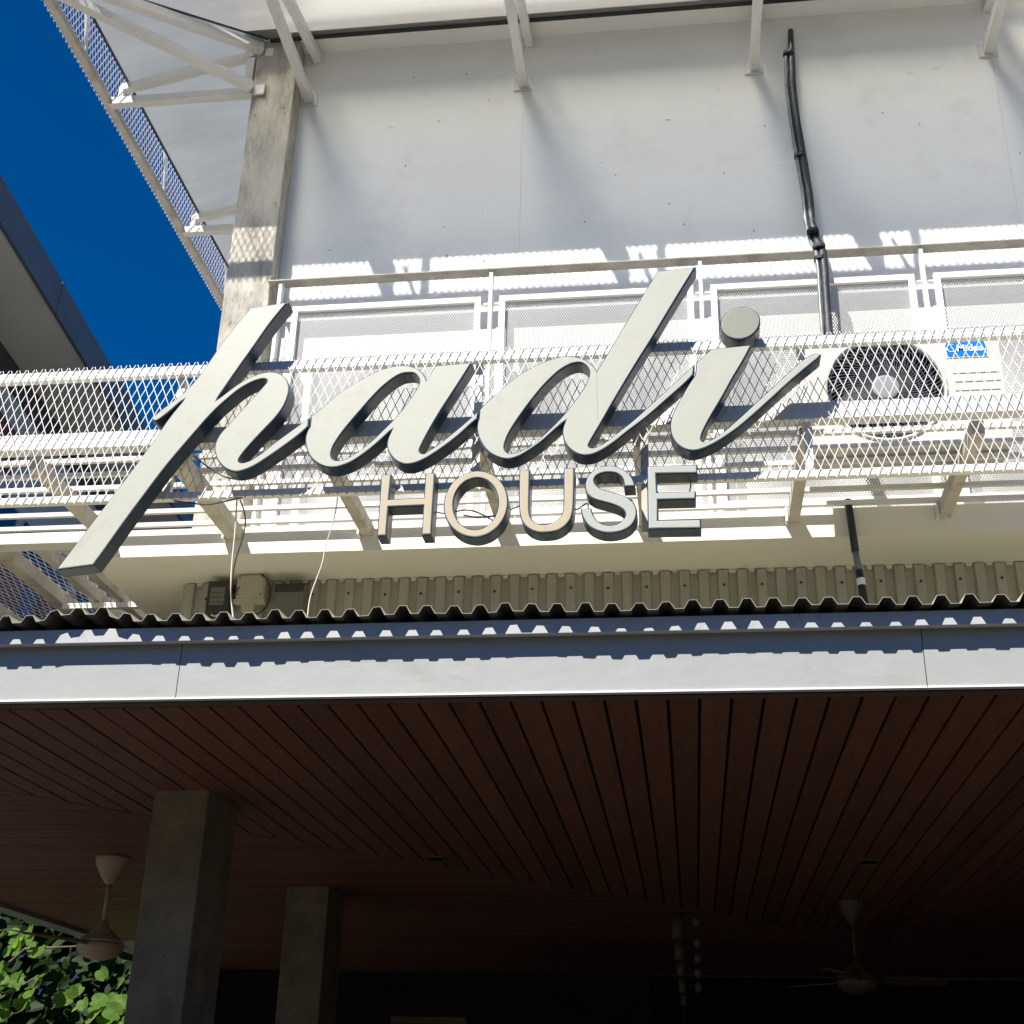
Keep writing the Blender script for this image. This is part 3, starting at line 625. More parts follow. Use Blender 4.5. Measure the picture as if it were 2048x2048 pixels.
scr = thing('mesh_screen', 'long white diamond mesh screen behind the script letters', 'screen', (0, 4.48, 2.215))
MB().box(LX, RX, 4.49, 4.522, 2.795, 2.835).build('top_rail', M['white_steel'], scr)
MB().box(LX, RX, 4.49, 4.522, 2.222, 2.250).build('bottom_rail', M['white_steel'], scr)
for px in (-3.24, -2.02, -0.77, 0.505, 1.76):
    MB().box(px - .016, px + .016, 4.523, 4.553, 2.541, 2.795).build('post', M['white_steel'], scr)
    MB().box(px - .016, px + .016, 4.523, 4.553, 2.250, 2.469).build('post', M['white_steel'], scr)
mb = MB()
strands(mb, lambda u, v, w: (u, 4.488 + w, v), LX, RX, 2.214, 2.848, .0372, .086, .0031, .0016)
mb.build('diamond_mesh', M['mesh_white'], scr, kind='stuff')
# ------------------------------------------------------------------ sign letters
def smooth_loop(pts, step=0.011):
    """closed Catmull-Rom through the points; a third entry marks a corner"""
    n = len(pts); out = []
    for i in range(n):
        p0, p1, p2, p3 = pts[i - 1], pts[i], pts[(i + 1) % n], pts[(i + 2) % n]
        c1 = len(p1) > 2; c2 = len(p2) > 2
        a = Vector(p1[:2]); b = Vector(p2[:2])
        d = (b - a).length
        if c1 and c2:
            out.append(a); continue
        t1 = (b - Vector(p0[:2])); t2 = (Vector(p3[:2]) - a)
        m2 = t2.normalized() * d if t2.length else (b - a)
        m1 = t1.normalized() * d if t1.length else (b - a)
        if c1: m1 = (b - a) * 1.5 - m2 * 0.5
        if c2: m2 = (b - a) * 1.5 - m1 * 0.5
        k = max(2, int(d / step))
        for j in range(k):
            t = j / k
            out.append(a * (2 * t**3 - 3 * t**2 + 1) + m1 * (t**3 - 2 * t**2 + t) + b * (-2 * t**3 + 3 * t**2) + m2 * (t**3 - t**2))
    return out

def area(l):
    return sum(l[i - 1].x * l[i].y - l[i].x * l[i - 1].y for i in range(len(l))) / 2

def inset(l, d):
    """move a ccw loop inwards by d (a cw loop outwards from its hole)"""
    n = len(l); out = []
    for i in range(n):
        e1 = (l[i] - l[i - 1]).normalized(); e2 = (l[(i + 1) % n] - l[i]).normalized()
        n1 = Vector((-e1.y, e1.x)); n2 = Vector((-e2.y, e2.x))
        m = n1 + n2
        if m.length < 1e-4:
            m = n1
        m.normalize()
        s = d / max(0.45, m.dot(n1))
        out.append(l[i] + m * s)
    return out

def loops_of(key, step=0.011):
    ls = []
    for i, raw in enumerate(LET[key]):
        l = smooth_loop(raw, step)
        if (area(l) > 0) != (i == 0):
            l.reverse()
        ls.append(l)
    return ls

def cap(mb, loops, y, flip):
    tri = tessellate_polygon([[Vector((p.x, p.y, 0)) for p in l] for l in loops])
    mb.add([(p.x, y, p.y) for l in loops for p in l], [tuple(t) if flip else tuple(reversed(t)) for t in tri])

def walls(mb, la, ya, lb, yb):
    n = len(la)
    mb.add([(p.x, ya, p.y) for p in la] + [(p.x, yb, p.y) for p in lb],
           [(i, (i + 1) % n, n + (i + 1) % n, n + i) for i in range(n)])

YL, DEP = 4.385, 0.072
def letter_parts(key, parent, face_mat, pre=''):
    ls = loops_of(key)
    body = MB()
    for l in ls:
        walls(body, l, YL, l, YL + DEP)
    cap(body, ls, YL, True); cap(body, ls, YL + DEP, False)
    b = body.build(pre + 'return', M['letter_side'], parent)
    f = MB(); tm_ = MB()
    i1 = [inset(l, .0042) for l in ls]; i2 = [inset(l, .0066) for l in ls]
    for a_, b_ in zip(i1, i2):
        walls(tm_, a_, YL - .0004, a_, YL - .003)
        walls(tm_, a_, YL - .003, b_, YL - .0052)
    cap(f, i2, YL - .0052, True)
    fo = f.build(pre + 'face', face_mat, parent)
    tm_.build(pre + 'trim', M['letter_trim'], parent)
    return b, fo

def sign_letter(key, label, fm, grp, standoffs=0):
    pts = LET[key][0]
    cx = sum(p[0] for p in pts) / len(pts); z0 = min(p[1] for p in pts)
    t = thing('sign_letter', label, 'sign letter', (cx, YL + DEP / 2, z0), grp)
    letter_parts(key, t, fm)
    ls = loops_of(key, .03)
    rn = random.Random(len(key) + len(pts)); cand = []
    def inside(x, z):
        c = False
        for l in ls:
            for i in range(len(l)):
                a_, b_ = l[i - 1], l[i]
                if (a_.y > z) != (b_.y > z) and x < (b_.x - a_.x) * (z - a_.y) / (b_.y - a_.y) + a_.x:
                    c = not c
        return c
    x0, x1 = min(p[0] for p in pts), max(p[0] for p in pts); z1 = max(p[1] for p in pts)
    for _ in range(260):
        x, z = rn.uniform(x0, x1), rn.uniform(max(z0, 2.25), min(z1, 2.80))
        if inside(x, z):
            cand.append((min((Vector((x, z)) - q).length for l in ls for q in l), x, z))
    cand.sort(reverse=True)
    spots = []
    for d_, x, z in cand:
        if all(math.hypot(x - a_, z - b_) > .2 for a_, b_ in spots) and len(spots) < standoffs:
            spots.append((x - .004, z + .008))
    for (sx, sz) in spots:
        MB().tube([(sx, YL + DEP - .004, sz), (sx, 4.495, sz)], .006, 8).build('standoff', M['black'], t)
    return t
G1, G2 = 'large script letters of the sign', 'small capital letters of the sign'
sign_letter('p', 'large cream script letter p with long slanted stem, first of the sign', M['letter_face'], G1, 4)
sign_letter('a', 'large cream script letter a between the p and the d', M['letter_face'], G1, 3)
sign_letter('d', 'large cream script letter d with the tallest slanted stem', M['letter_face'], G1, 3)
ti = sign_letter('i', 'large cream script letter i with grey round dot and long tail', M['letter_face'], G1, 2)
letter_parts('dot', ti, M['letter_grey'], 'dot_')
MB().tube([(0.27, YL + DEP - .004, 2.815), (0.27, 4.495, 2.815)], .006, 8).build('standoff', M['black'], ti)
for k, fm, lb in (('H', 'letter_warm', 'small yellowed capital letter H hanging under the script letter a'),
                  ('O', 'letter_warm', 'small yellowed round capital letter O between the H and the U'),
                  ('U', 'letter_warm', 'small yellowed capital letter U between the O and the S'),
                  ('S', 'letter_cool', 'small greyish white capital letter S between the U and the E'),
                  ('E', 'letter_cool', 'small greyish white capital letter E, last of the lower word')):
    t = sign_letter(k, lb, M[fm], G2)
    xs_ = [p[0] for p in LET[k][0]]
    a, b = min(xs_), max(xs_)
    for hx in ((a + b) / 2 - .055, (a + b) / 2 + .055):
        if k in 'HU':
            hx = a + .022 if hx < (a + b) / 2 else b - .03
        MB().box(hx - .006, hx + .006, YL + DEP, YL + DEP + .006, 2.20, 2.236).box(hx - .006, hx + .006, YL + DEP + .006, 4.489, 2.228, 2.236).build('hanger', M['cable_black'], t)

def seam(parent_label, x, z0, z1, dx=0.0):
    p = [o for o in bpy.data.objects if o.get('label') == parent_label][0]
    MB().hexa([(x - .0007, YL - .0058, z0), (x + .0007, YL - .0058, z0), (x + .0007, YL - .0045, z0), (x - .0007, YL - .0045, z0),
               (x + dx - .0007, YL - .0058, z1), (x + dx + .0007, YL - .0058, z1), (x + dx + .0007, YL - .0045, z1), (x + dx - .0007, YL - .0045, z1)]).build('seam', M['letter_grey'], p)
seam('small yellowed capital letter U between the O and the S', -0.478, 1.989, 2.011)
seam('small greyish white capital letter S between the U and the E', -0.236, 1.986, 2.009)
seam('small yellowed round capital letter O between the H and the U', -0.805, 2.028, 2.058, .002)
seam('large cream script letter d with the tallest slanted stem', -0.283, 2.44, 2.655, -.004)

# ------------------------------------------------------------------ air conditioner
ac = thing('air_conditioner', 'white outdoor air conditioner unit with round black fan behind the mesh screen', 'air conditioner', (0.935, 4.94, 2.497))
ax0, ax1, ay0, ay1, az0, az1 = 0.54, 1.33, 4.80, 5.09, 2.505, 3.012
fc, fr_ = (0.862, 2.765), 0.232
cas = MB()
rect = [Vector((ax0, az0)), Vector((ax1, az0)), Vector((ax1, az1)), Vector((ax0, az1))]
circ = [Vector((fc[0] + fr_ * math.cos(-2 * math.pi * k / 48), fc[1] + fr_ * math.sin(-2 * math.pi * k / 48))) for k in range(48)]
cap(cas, [rect, circ], ay0, True)
walls(cas, circ, ay0, circ, ay0 + .02)
cas.add([(ax0, ay0, az0), (ax1, ay0, az0), (ax1, ay1, az0), (ax0, ay1, az0), (ax0, ay0, az1), (ax1, ay0, az1), (ax1, ay1, az1), (ax0, ay1, az1)],
        [(0, 1, 2, 3), (4, 7, 6, 5), (1, 5, 6, 2), (2, 6, 7, 3), (3, 7, 4, 0)])
cas.build('casing', M['ac_white'], ac)
MB().box(ax0 - .004, ax1 + .004, ay0 - .006, ay1 + .004, az1 + .001, az1 + .014).build('lid', M['ac_white'], ac, bevel=.004)
ring = MB(); n = 48
prof = [(fr_ - .002, .001), (fr_ + .004, -.006), (fr_ + .012, -.006), (fr_ + .014, .001)]
vv = []; ff = []
for (r, dy) in prof:
    for k in range(n):
        a = 2 * math.pi * k / n
        vv.append((fc[0] + r * math.cos(a), ay0 - .0005 + dy, fc[1] + r * math.sin(a)))
for i in range(3):
    for k in range(n):
        ff.append((i * n + k, i * n + (k + 1) % n, (i + 1) * n + (k + 1) % n, (i + 1) * n + k))
ring.add(vv, ff).build('fan_ring', M['ac_white'], ac, smooth=True)
well = MB()
wv = []; wf = []
for (r, dy) in ((fr_ - .001, .02), (fr_ - .004, .11), (0.001, .11)):
    for k in range(n):
        a = 2 * math.pi * k / n
        wv.append((fc[0] + r * math.cos(a), ay0 + dy, fc[1] + r * math.sin(a)))
for i in range(2):
    for k in range(n):
        wf.append((i * n + k, i * n + (k + 1) % n, (i + 1) * n + (k + 1) % n, (i + 1) * n + k))
well.add(wv, wf).build('fan_well', M['black'], ac)
for b_ in range(3):
    a0 = b_ * 2 * math.pi / 3 + .3
    fb = MB(); vv = []; ff = []
    for i in range(7):
        r = .05 + .165 * i / 6
        for j in range(5):
            a = a0 + (j / 4) * (0.9 + .3 * i / 6) + i * .06
            vv.append((fc[0] + r * math.cos(a), ay0 + .085 - .045 * j / 4, fc[1] + r * math.sin(a)))
    for i in range(6):
        for j in range(4):
            q = i * 5 + j
            ff.append((q, q + 1, q + 6, q + 5))
    fb.add(vv, ff).build('fan_blade', M['box_dark'], ac, smooth=True)
gr = MB()
for r in (.075, .105, .135, .165, .195, .222):
    gr.tube([(fc[0] + r * math.cos(2 * math.pi * k / 40), ay0 - .004, fc[1] + r * math.sin(2 * math.pi * k / 40)) for k in range(41)], .0013, 4, False)
for k in range(72):
    a0 = 2 * math.pi * k / 72
    gr.tube([(fc[0] + r * math.cos(a0 + .55 * (r - .05) / .18), ay0 - .0065, fc[1] + r * math.sin(a0 + .55 * (r - .05) / .18)) for r in (.048, .09, .13, .18, fr_)], .0014, 4, False)
gr.build('fan_grille', M['grille'], ac, kind='stuff')
hub = MB(); vv = []; ff = []
for (r, dy) in ((.056, -.002), (.054, -.012), (.045, -.014), (.001, -.015)):
    for k in range(32):
        a = 2 * math.pi * k / 32
        vv.append((fc[0] + r * math.cos(a), ay0 + dy, fc[1] + r * math.sin(a)))
for i in range(3):
    for k in range(32):
        ff.append((i * 32 + k, i * 32 + (k + 1) % 32, (i + 1) * 32 + (k + 1) % 32, (i + 1) * 32 + k))
hub.add(vv, ff).build('fan_hub', M['ac_hub'], ac, smooth=False)
for lz in (2.823, 2.783, 2.742):
    MB().box(1.135, 1.315, ay0 - .0028, ay0 - .0005, lz - .0035, lz + .0035).build('louvre', M['ac_white'], ac)
# name badge
bx0, bx1, bz0, bz1 = 1.112, 1.285, 2.893, 2.981
oc = [(bx0 + .006, bz0), (bx1 - .004, bz0), (bx1, bz0 + .03), (bx1 - .012, bz1), (bx0 + .012, bz1), (bx0, bz1 - .03)]
def plate(poly, y0, y1, name, m, parent):
    mb = MB(); n = len(poly)
    mb.add([(x, y0, z) for x, z in poly] + [(x, y1, z) for x, z in poly], [tuple(range(n)), tuple(range(n, 2 * n))[::-1]] + [(i, n + i, n + (i + 1) % n, (i + 1) % n) for i in range(n)])
    return mb.build(name, m, parent)
bd = plate(oc, ay0 - .0035, ay0 - .0005, 'badge', M['badge_white'], ac)
cxm, czm = (bx0 + bx1) / 2, (bz0 + bz1) / 2
plate([(cxm + (x - cxm) * .95, czm + (z - czm) * .90) for x, z in oc], ay0 - .0055, ay0 - .0036, 'badge_field', M['badge_blue'], bd)
fcv = bpy.data.curves.new('badge_text', 'FONT')
fcv.body = 'Midea'; fcv.size = .044; fcv.extrude = .0006; fcv.offset = .0006
fo = bpy.data.objects.new('badge_text', fcv)
C.objects.link(fo)
bpy.context.view_layer.update()
dg = bpy.context.evaluated_depsgraph_get()
tm = bpy.data.meshes.new_from_object(fo.evaluated_get(dg))
bpy.data.objects.remove(fo)
to = bpy.data.objects.new('badge_text', tm); tm.materials.append(M['badge_white'])
link(to, bd)
bw = ORG[bd.name]
to.rotation_euler = (R(90), 0, 0)
to.location = Vector((1.160, ay0 - .0066, 2.920 + H)) - bw
swirl = MB()
swirl.tube([(1.141 + .017 * math.cos(a), ay0 - .0066, 2.936 + .018 * math.sin(a)) for a in [R(60 + 12 * k) for k in range(22)]], .0018, 6)
swirl.build('badge_swirl', M['badge_white'], bd)
for fx_ in (0.66, 1.2):
    MB().box(fx_ - .02, fx_ + .02, ay0 + .02, ay1 - .02, 2.4965, 2.505).build('foot', M['white_steel'], ac)

# ------------------------------------------------------------------ pipes
pb = thing('pipe_bundle', 'black insulated pipe bundle climbing the white wall to the air conditioner', 'pipe', (0.72, 5.45, 2.9))
path = [(0.712, 5.600, 5.515), (0.705, 5.575, 5.42), (0.700, 5.570, 5.30), (0.690, 5.575, 5.10), (0.698, 5.575, 4.85), (0.714, 5.575, 4.60), (0.728, 5.570, 4.36), (0.726, 5.550, 4.18), (0.735, 5.50, 4.02), (0.748, 5.425, 3.90), (0.748, 5.41, 3.78), (0.742, 5.40, 3.60), (0.735, 5.37, 3.40), (0.730, 5.20, 3.08), (0.76, 5.11, 2.92)]
rr = [.015, .016, .019, .022, .0205, .0225, .021, .0195, .023, .022, .0205, .019, .021, .020, .019]
MB().tube(path, rr, 12).build('insulated_pipe', M['ins_black'], pb, smooth=True)
MB().tube([(x - .030, y - .004, z) for x, y, z in path[2:]], .0095, 8).build('conduit', M['conduit'], pb, smooth=True)
for z, x in ((5.32, .69), (4.62, .705), (4.08, .712), (3.93, .727), (3.86, .733)):
    i = min(range(len(path)), key=lambda q: abs(path[q][2] - z))
    p = path[i]
    MB().tube([(p[0] - .014, p[1] - .001, z - .009), (p[0] - .014, p[1] - .001, z + .009)], .031, 12).build('tape_band', M['ins_black'], pb)
MB().box(0.665, 0.712, 5.605, 5.6195, 5.31, 5.53).build('wall_patch', M['plaster'], pb)
dp = thing('drain_pipe', 'thin dark drain pipe running down past the slab to the corrugated roof', 'pipe', (0.75, 5.28, 1.62))
MB().tube([(0.740, 5.30, 2.50), (0.742, 5.285, 2.44), (0.750, 5.282, 2.25)], .0165, 10).build('pipe', M['ins_black'], dp, smooth=True)
MB().tube([(0.750, 5.282, 2.249), (0.757, 5.281, 2.165)], .0145, 10).build('bare_section', M['conduit'], dp, smooth=True)
MB().tube([(0.757, 5.281, 2.164), (0.764, 5.28, 2.05), (0.775, 5.28, 1.85), (0.785, 5.28, 1.66)], .0165, 10).build('pipe', M['ins_black'], dp, smooth=True)
MB().tube([(0.7605, 5.2795, 2.125), (0.762, 5.2795, 2.095)], [.0185, .0175], 10).build('collar', M['badge_white'], dp)

# ------------------------------------------------------------------ boxes and cables under the slab
YC = 5.56
t = thing('power_supply', 'dark power supply box with pale label at the left end of the cladding', 'power box', (-2.15, 5.6, 2.13))
b = MB().box(-2.205, -2.095, YC, 5.642, 2.150, 2.312).build('housing', M['box_dark'], t, bevel=.006)
MB().box(-2.186, -2.118, YC - .0025, YC - .0005, 2.188, 2.276).build('label_plate', M['box_label'], b)
for i in range(3):
    MB().box(-2.178, -2.126, YC - .0034, YC - .0026, 2.2 + i * .024, 2.203 + i * .024).build('print_line', M['box_dark'], b)
MB().tube([(-2.175, YC + .02, 2.150), (-2.17, YC, 2.138), (-2.15, YC, 2.132), (-2.13, YC, 2.139), (-2.125, YC + .02, 2.150)], .004, 6).build('wire_loop', M['cable_white'], t)
t = thing('junction_box', 'beige junction box between the two dark power supply boxes', 'junction box', (-1.99, 5.6, 2.2))
b = MB().box(-2.062, -1.925, YC - .005, 5.642, 2.215, 2.338).build('housing', M['box_beige'], t, bevel=.005)
MB().box(-2.056, -1.931, YC - .012, YC - .0055, 2.223, 2.330).build('lid', M['box_beige'], b, bevel=.003)
for sx, sz in ((-2.047, 2.233), (-1.94, 2.233), (-1.94, 2.32), (-2.047, 2.32)):
    MB().tube([(sx, YC - .0135, sz), (sx, YC - .0115, sz)], .004, 8).build('screw', M['box_dark'], b)
MB().box(-2.07, -1.92, YC - .004, YC + .03, 2.195, 2.2145).build('base_flange', M['box_beige'], t)
MB().box(-2.03, -1.97, YC, YC + .03, 2.155, 2.1945).build('plug', M['box_beige'], t)
t = thing('power_supply', 'dark plain power supply box right of the beige junction box', 'power box', (-1.8, 5.6, 2.1))
b = MB().box(-1.875, -1.735, YC, 5.642, 2.115, 2.285).build('housing', M['box_label'], t, bevel=.006)
MB().box(-1.876, -1.734, YC - .004, YC - .0005, 2.245, 2.286).build('top_edge', M['box_dark'], b)

def cable(pts, r, m, label):
    # smooth the polyline
    P_ = [Vector(p) for p in pts]; out = []
    for i in range(len(P_) - 1):
        p0 = P_[max(i - 1, 0)]; p1 = P_[i]; p2 = P_[i + 1]; p3 = P_[min(i + 2, len(P_) - 1)]
        for j in range(6):
            s = j / 6
            out.append(0.5 * ((2 * p1) + (p2 - p0) * s + (2 * p0 - 5 * p1 + 4 * p2 - p3) * s * s + (3 * p1 - p0 - 3 * p2 + p3) * s ** 3))
    out.append(P_[-1])
    o = MB().tube(out, r, 6).build('cable', m, None, smooth=True)
    tag(o, label, 'cable')
    return o
cable([(-1.725, 4.535, 2.235), (-1.722, 4.55, 2.10), (-1.718, 4.555, 1.92), (-1.700, 4.56, 1.78), (-1.675, 4.57, 1.68), (-1.655, 4.58, 1.605)], .0034, M['cable_white'], 'pale cable dropping from the screen past the beige junction box')
cable([(-1.715, 4.535, 2.235), (-1.690, 4.55, 2.17), (-1.685, 4.55, 2.09), (-1.708, 4.55, 1.95), (-1.705, 4.555, 1.82), (-1.668, 4.56, 1.72), (-1.64, 4.57, 1.66), (-1.632, 4.58, 1.605)], .003, M['cable_black'], 'thin black cable hanging beside the pale one below the letter p')
cable([(-1.315, 4.535, 2.235), (-1.325, 4.55, 2.15), (-1.352, 4.555, 2.02), (-1.36, 4.555, 1.95), (-1.395, 4.56, 1.82), (-1.40, 4.56, 1.72), (-1.42, 4.57, 1.605)], .0026, M['cable_white'], 'thin pale cable hanging left of the letter H')
cable([(-1.945, 5.54, 2.33), (-1.91, 5.535, 2.30), (-1.888, 5.53, 2.23), (-1.90, 5.53, 2.16), (-1.95, 5.535, 2.12), (-1.99, 5.535, 2.10)], .0038, M['cable_black'], 'black cable looping out of the beige junction box')
cable([(-2.045, 5.545, 2.27), (-2.07, 5.54, 2.22), (-2.09, 5.54, 2.17), (-2.12, 5.55, 2.145)], .0033, M['cable_black'], 'short black cable from the labelled power box to the junction box')
cable([(-1.90, 4.475, 2.40), (-1.84, 4.47, 2.35), (-1.76, 4.472, 2.30), (-1.68, 4.475, 2.285)], .0028, M['cable_black'], 'thin black cable on the mesh below the bowl of the letter p')
cable([(-1.97, 4.50, 2.218), (-1.90, 4.50, 2.205), (-1.83, 4.50, 2.196), (-1.76, 4.50, 2.207), (-1.69, 4.50, 2.222)], .003, M['cable_black'], 'black cable sagging under the bottom rail of the screen')
cable([(-0.93, 4.452, 2.12), (-0.87, 4.46, 2.105), (-0.78, 4.47, 2.12), (-0.70, 4.475, 2.085), (-0.66, 4.475, 2.05), (-0.64, 4.47, 2.09), (-0.655, 4.47, 2.16), (-0.65, 4.475, 2.23)], .0028, M['cable_black'], 'black wire looping behind the letter O')
cable([(-0.80, 4.47, 2.10), (-0.74, 4.475, 2.09), (-0.66, 4.475, 2.10), (-0.60, 4.46, 2.12), (-0.56, 4.455, 2.13)], .0028, M['cable_black'], 'black wire running straight behind the letter O to the U')
cable([(-0.40, 4.452, 2.10), (-0.365, 4.46, 2.105), (-0.33, 4.455, 2.125), (-0.325, 4.452, 2.10)], .003, M['cable_black'], 'short black wire joining the letter U to the S')
cable([(-0.16, 4.455, 2.13), (-0.19, 4.465, 2.145), (-0.215, 4.47, 2.13), (-0.25, 4.47, 2.118)], .0026, M['cable_black'], 'short black wire inside the upper curve of the S')
cable([(-0.07, 4.455, 2.165), (-0.03, 4.465, 2.135), (0.02, 4.47, 2.13), (0.05, 4.475, 2.16), (0.06, 4.485, 2.225)], .0026, M['cable_black'], 'thin black wire sagging behind the letter E')
hp = MB().box(-0.128, -0.098, 4.50, 4.53, 2.02, 2.47).build('hanger_post', M['rusty_steel'], None)
tag(hp, 'rusty white upright bar behind the gap between the S and the E', 'post')

# ------------------------------------------------------------------ fans and downlights under the soffit
def ceiling_fan(c, yaw, label, s=1.0, blades=3, fm=None):
    fm = fm or M['fan_cream']
    t = thing('ceiling_fan', label, 'ceiling fan', (c[0], c[1], 1.30), 'ceiling fans under the soffit')
    MB().lathe((c[0], c[1], 1.30), [(0.001, -.001), (.092 * s, -.001), (.094 * s, -.012), (.082 * s, -.05), (.055 * s, -.10), (.028 * s, -.135), (.018 * s, -.145), (.001, -.145)], 24).build('canopy', fm, t, smooth=True)
    MB().tube([(c[0], c[1], 1.16), (c[0], c[1], 0.94)], .013 * s, 10).build('rod', fm, t, smooth=True)
    MB().lathe((c[0], c[1], 0.96), [(0.001, 0), (.022, -.0), (.034, -.03), (.08, -.072), (.118, -.10), (.122, -.106), (.122, -.112), (.001, -.112)], 24).build('upper_cover', fm, t, smooth=True)
    MB().lathe((c[0], c[1], 0.842), [(.118, 0), (.126, -.012), (.118, -.038), (.085, -.066), (.03, -.082), (.001, -.084)], 28).build('motor_bowl', fm, t, smooth=True)
    for k in range(blades):
        a = yaw + k * 2 * math.pi / blades
        d = Vector((math.cos(a), math.sin(a), 0)); s_ = Vector((-d.y, d.x, 0))
        vv = []
        for r, w in ((.10, .035), (.18, .055), (.34, .07), (.50, .078), (.54, .06)):
            for sg in (-1, 1):
                vv.append(Vector((c[0], c[1], 0.838)) + d * r + s_ * (w * sg) + Vector((0, 0, -.014 * sg)))
        b = MB().add(vv, [(2 * i, 2 * i + 1, 2 * i + 3, 2 * i + 2) for i in range(4)]).build('blade', fm, t)
        m = b.modifiers.new('thick', 'SOLIDIFY'); m.thickness = .006
    return t
ceiling_fan((-3.14, 7.06), R(4), 'cream ceiling fan left of the concrete column')
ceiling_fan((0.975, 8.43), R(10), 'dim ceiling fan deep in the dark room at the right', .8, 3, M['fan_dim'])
def downlight(x, y, label):
    t = thing('downlight', label, 'light', (x, y, 1.29), 'square downlights in the soffit')
    f = MB()
    f.box(x - .048, x + .048, y - .072, y - .062, 1.291, 1.2995).box(x - .048, x + .048, y + .062, y + .072, 1.291, 1.2995)
    f.box(x - .048, x - .038, y - .062, y + .062, 1.291, 1.2995).box(x + .038, x + .048, y - .062, y + .062, 1.291, 1.2995)
    f.build('frame', M['fan_dim'], t)
    MB().box(x - .038, x + .038, y - .062, y + .062, 1.2955, 1.2990).build('lens', M['black'], t)
downlight(-1.335, 7.08, 'square downlight frame in the middle of the dark soffit')
downlight(0.935, 7.16, 'faint square downlight in front of the right ceiling fan')
# hanging ornament, shelf edges in the dark room
t = thing('hanging_lantern', 'pale stacked lantern tube hanging in the dark room', 'lantern', (-0.07, 9.0, 0.6))
zz = 1.295
for i, (h_, r_) in enumerate(((.17, .042), (.13, .036), (.10, .030), (.10, .026), (.08, .02))):
    MB().lathe((-.075 + i * .006, 9.0, zz), [(.001, 0), (r_, -.003), (r_ * .92, -h_ + .012), (.001, -h_ + .01)], 14).build('segment', M['fan_dim'], t, smooth=True)
    zz -= h_
MB().tube([(-.06, 9.0, 1.298), (-.05, 9.0, .62)], .004, 6).build('cord', M['cable_black'], t)
t = thing('hanging_lantern', 'thin dim lantern string beside the stacked lantern tube', 'lantern', (0.045, 9.1, 0.6))
MB().tube([(.045, 9.1, 1.298), (.045, 9.1, .75)], .004, 6).build('cord', M['cable_black'], t)
for z_ in (1.26, 1.13, 1.03, .94, .85):
    MB().lathe((.045, 9.1, z_), [(.001, .03), (.022, .018), (.024, -.005), (.012, -.03), (.001, -.032)], 12).build('bead', M['box_label'], t, smooth=True)
o = MB().box(-1.95, -1.45, 9.0, 9.18, 0.600, 0.640).build('wall_shelf', M['fan_dim'])
tag(o, 'short pale shelf board low in the dark room beside the far column', 'shelf')

# ------------------------------------------------------------------ neighbouring building
nb = thing('neighbouring_building', 'taller grey building with broad dark-edged eave beyond the left side', 'building', (-11, 18, -1.6))
KX = -0.0977
def nbp(off, y, z):      # off: distance from fascia line towards the building
    return (-9.28 - off + KX * (y - 13.7), y, z)
def nslab(o0, o1, y0, y1, z0, z1, name, m, parent=nb):
    p = [nbp(o1, y0, z0), nbp(o0, y0, z0), nbp(o0, y1, z0), nbp(o1, y1, z0), nbp(o1, y0, z1), nbp(o0, y0, z1), nbp(o0, y1, z1), nbp(o1, y1, z1)]
    return MB().hexa(p).build(name, m, parent)
joints = [8, 16.35, 24.7, 34]
for i in range(3):
    nslab(0, .06, joints[i] + .01, joints[i + 1] - .01, 11.40, 12.0, 'fascia_panel', M['nb_fascia'])
nslab(.061, 1.9, 8, 34, 11.42, 11.5, 'soffit', M['nb_soffit'])
nslab(.061, 4, 8, 34, 11.6, 11.95, 'roof', M['nb_wall'])
nslab(1.22, 4, 8, 34, 10.90, 11.4195, 'clerestory', M['nb_dark'])
nslab(1.24, 4, 8, 34, -1.6, 10.8995, 'wall', M['nb_wall'])
for wy in (8.4, 11.2, 14.0, 16.7, 19.3, 22.1, 24.9, 27.7):
    for z0, z1 in ((7.1, 9.2), (3.6, 5.7)):
        w = nslab(1.20, 1.235, wy, wy + 2.2, z0, z1, 'window', M['nb_dark'])
        for q in range(2):
            nslab(1.185, 1.199, wy + .08 + q * 1.07, wy + 1.04 + q * 1.07, z0 + .08, z1 - .08, 'pane', M['nb_glass'], w)
for wy, wl, z0, z1 in ((17.0, 1.25, 9.55, 10.3), (18.2, 1.3, 7.15, 8.2), (20.4, .9, 7.6, 8.4)):
    nslab(1.14, 1.18, wy, wy + wl, z0, z1, 'shutter', M['nb_maroon'])

# ------------------------------------------------------------------ climbing tree outside the left eave
tr = thing('leafy_tree', 'leafy green tree with round leaves outside the left eave', 'tree', (-5.6, 11.6, -1.6))
MB().tube([(-6.7, 12.4, -1.6), (-6.68, 12.4, -.6), (-6.6, 12.35, .3), (-6.65, 12.3, 1.1), (-6.75, 12.3, 1.9)], [.09, .08, .065, .05, .03], 10).build('trunk', M['bark'], tr, smooth=True)
brs = [((-6.62, 12.36, .2), (-5.8, 11.8, .55), (-4.85, 11.5, .75)), ((-6.6, 12.35, .5), (-6.1, 11.7, .9), (-5.5, 11.4, 1.15)), ((-6.65, 12.3, 1.0), (-5.9, 11.7, 1.35), (-5.1, 11.4, 1.35)), ((-6.62, 12.35, 0), (-5.9, 11.8, .2), (-5.2, 11.5, .45))]
for b_ in brs:
    MB().tube(b_, [.022, .013, .005], 7).build('branch', M['bark'], tr, smooth=True)
lr = random.Random(11)
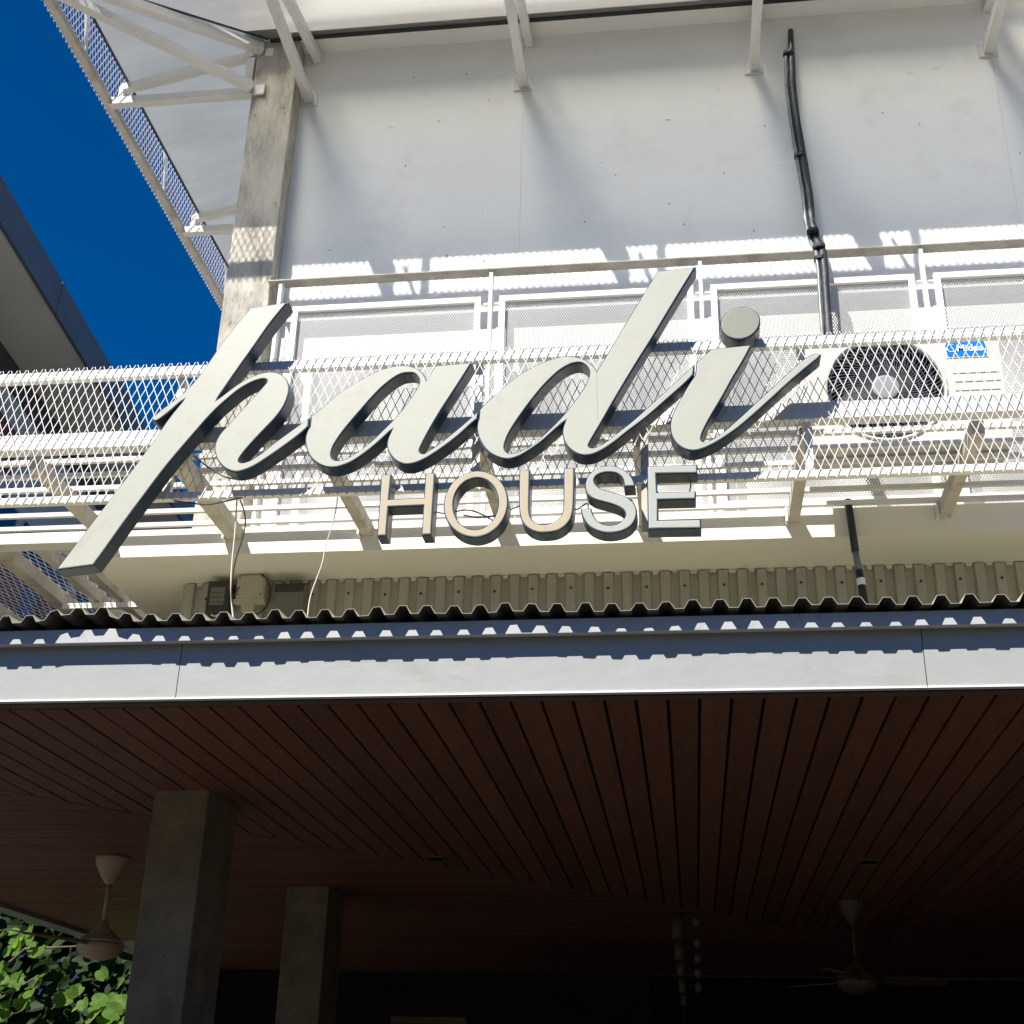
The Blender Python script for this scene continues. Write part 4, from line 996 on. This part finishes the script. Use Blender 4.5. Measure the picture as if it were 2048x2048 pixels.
def leaf_mesh(mat_, name):
    # two rounded lobes folded along the midrib
    half = [(0, 0), (.20, -.12), (.40, -.02), (.52, .22), (.52, .50), (.40, .76), (.22, .92), (.08, .90), (0, .74)]
    vv = []; ff = []
    for sg in (1, -1):
        b = len(vv)
        for (x, y) in half:
            vv.append((sg * x, y - .35, .30 * abs(x) - .22 * (y - .3) ** 2))
        idx = list(range(b, b + len(half)))
        ff.append(tuple(idx if sg > 0 else idx[::-1]))
    me = bpy.data.meshes.new(name)
    me.from_pydata(vv, [], ff); me.materials.append(mat_)
    return me
lm = leaf_mesh(M['leaf'], 'leaf')
crown = MB()
def leaf_matrix(p, size, rn):
    q = Vector((rn.uniform(-.7, .45), rn.uniform(-1, -.2), rn.uniform(.15, .8))).to_track_quat('Z', 'Y')
    m = q.to_matrix().to_4x4() @ Matrix.Rotation(rn.uniform(0, 6.28), 4, 'Z')
    return Matrix.Translation(p) @ m @ Matrix.Scale(size, 4)
half_src = [v.co.copy() for v in lm.vertices]; half_f = [tuple(p.vertices) for p in lm.polygons]
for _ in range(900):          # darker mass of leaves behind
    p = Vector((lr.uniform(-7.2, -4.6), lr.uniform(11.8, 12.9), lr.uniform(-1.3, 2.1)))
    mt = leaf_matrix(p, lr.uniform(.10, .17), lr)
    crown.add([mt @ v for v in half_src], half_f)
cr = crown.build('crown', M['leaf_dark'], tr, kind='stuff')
cb = ORG[cr.name]
cnt = 0
while cnt < 105:
    u = lr.random()
    p = Vector((lr.uniform(-6.35, -4.55), lr.uniform(11.0, 11.75), lr.uniform(.35, 1.75)))
    # clumps with gaps
    v = math.sin(p.x * 5.3 + 1.1) + math.sin(p.z * 6.1 + p.x * 2.0) + .35 * math.sin(p.y * 17)
    if v < lr.uniform(.1, 1.1):
        continue
    o = bpy.data.objects.new('leaf', lm)
    link(o, cr)
    o.matrix_local = leaf_matrix(Vector((p.x - cb.x, p.y - cb.y, p.z + H - cb.z)), lr.uniform(.095, .16), lr)
    cnt += 1
# hedge mass behind the tree that closes the view under the eave
hg = MB()
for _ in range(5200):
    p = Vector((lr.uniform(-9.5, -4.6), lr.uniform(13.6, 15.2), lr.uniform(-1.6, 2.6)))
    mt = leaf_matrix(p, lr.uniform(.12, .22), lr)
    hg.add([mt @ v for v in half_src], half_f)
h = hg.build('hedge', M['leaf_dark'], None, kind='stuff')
tag(h, 'dark dense hedge behind the leafy tree', 'hedge')
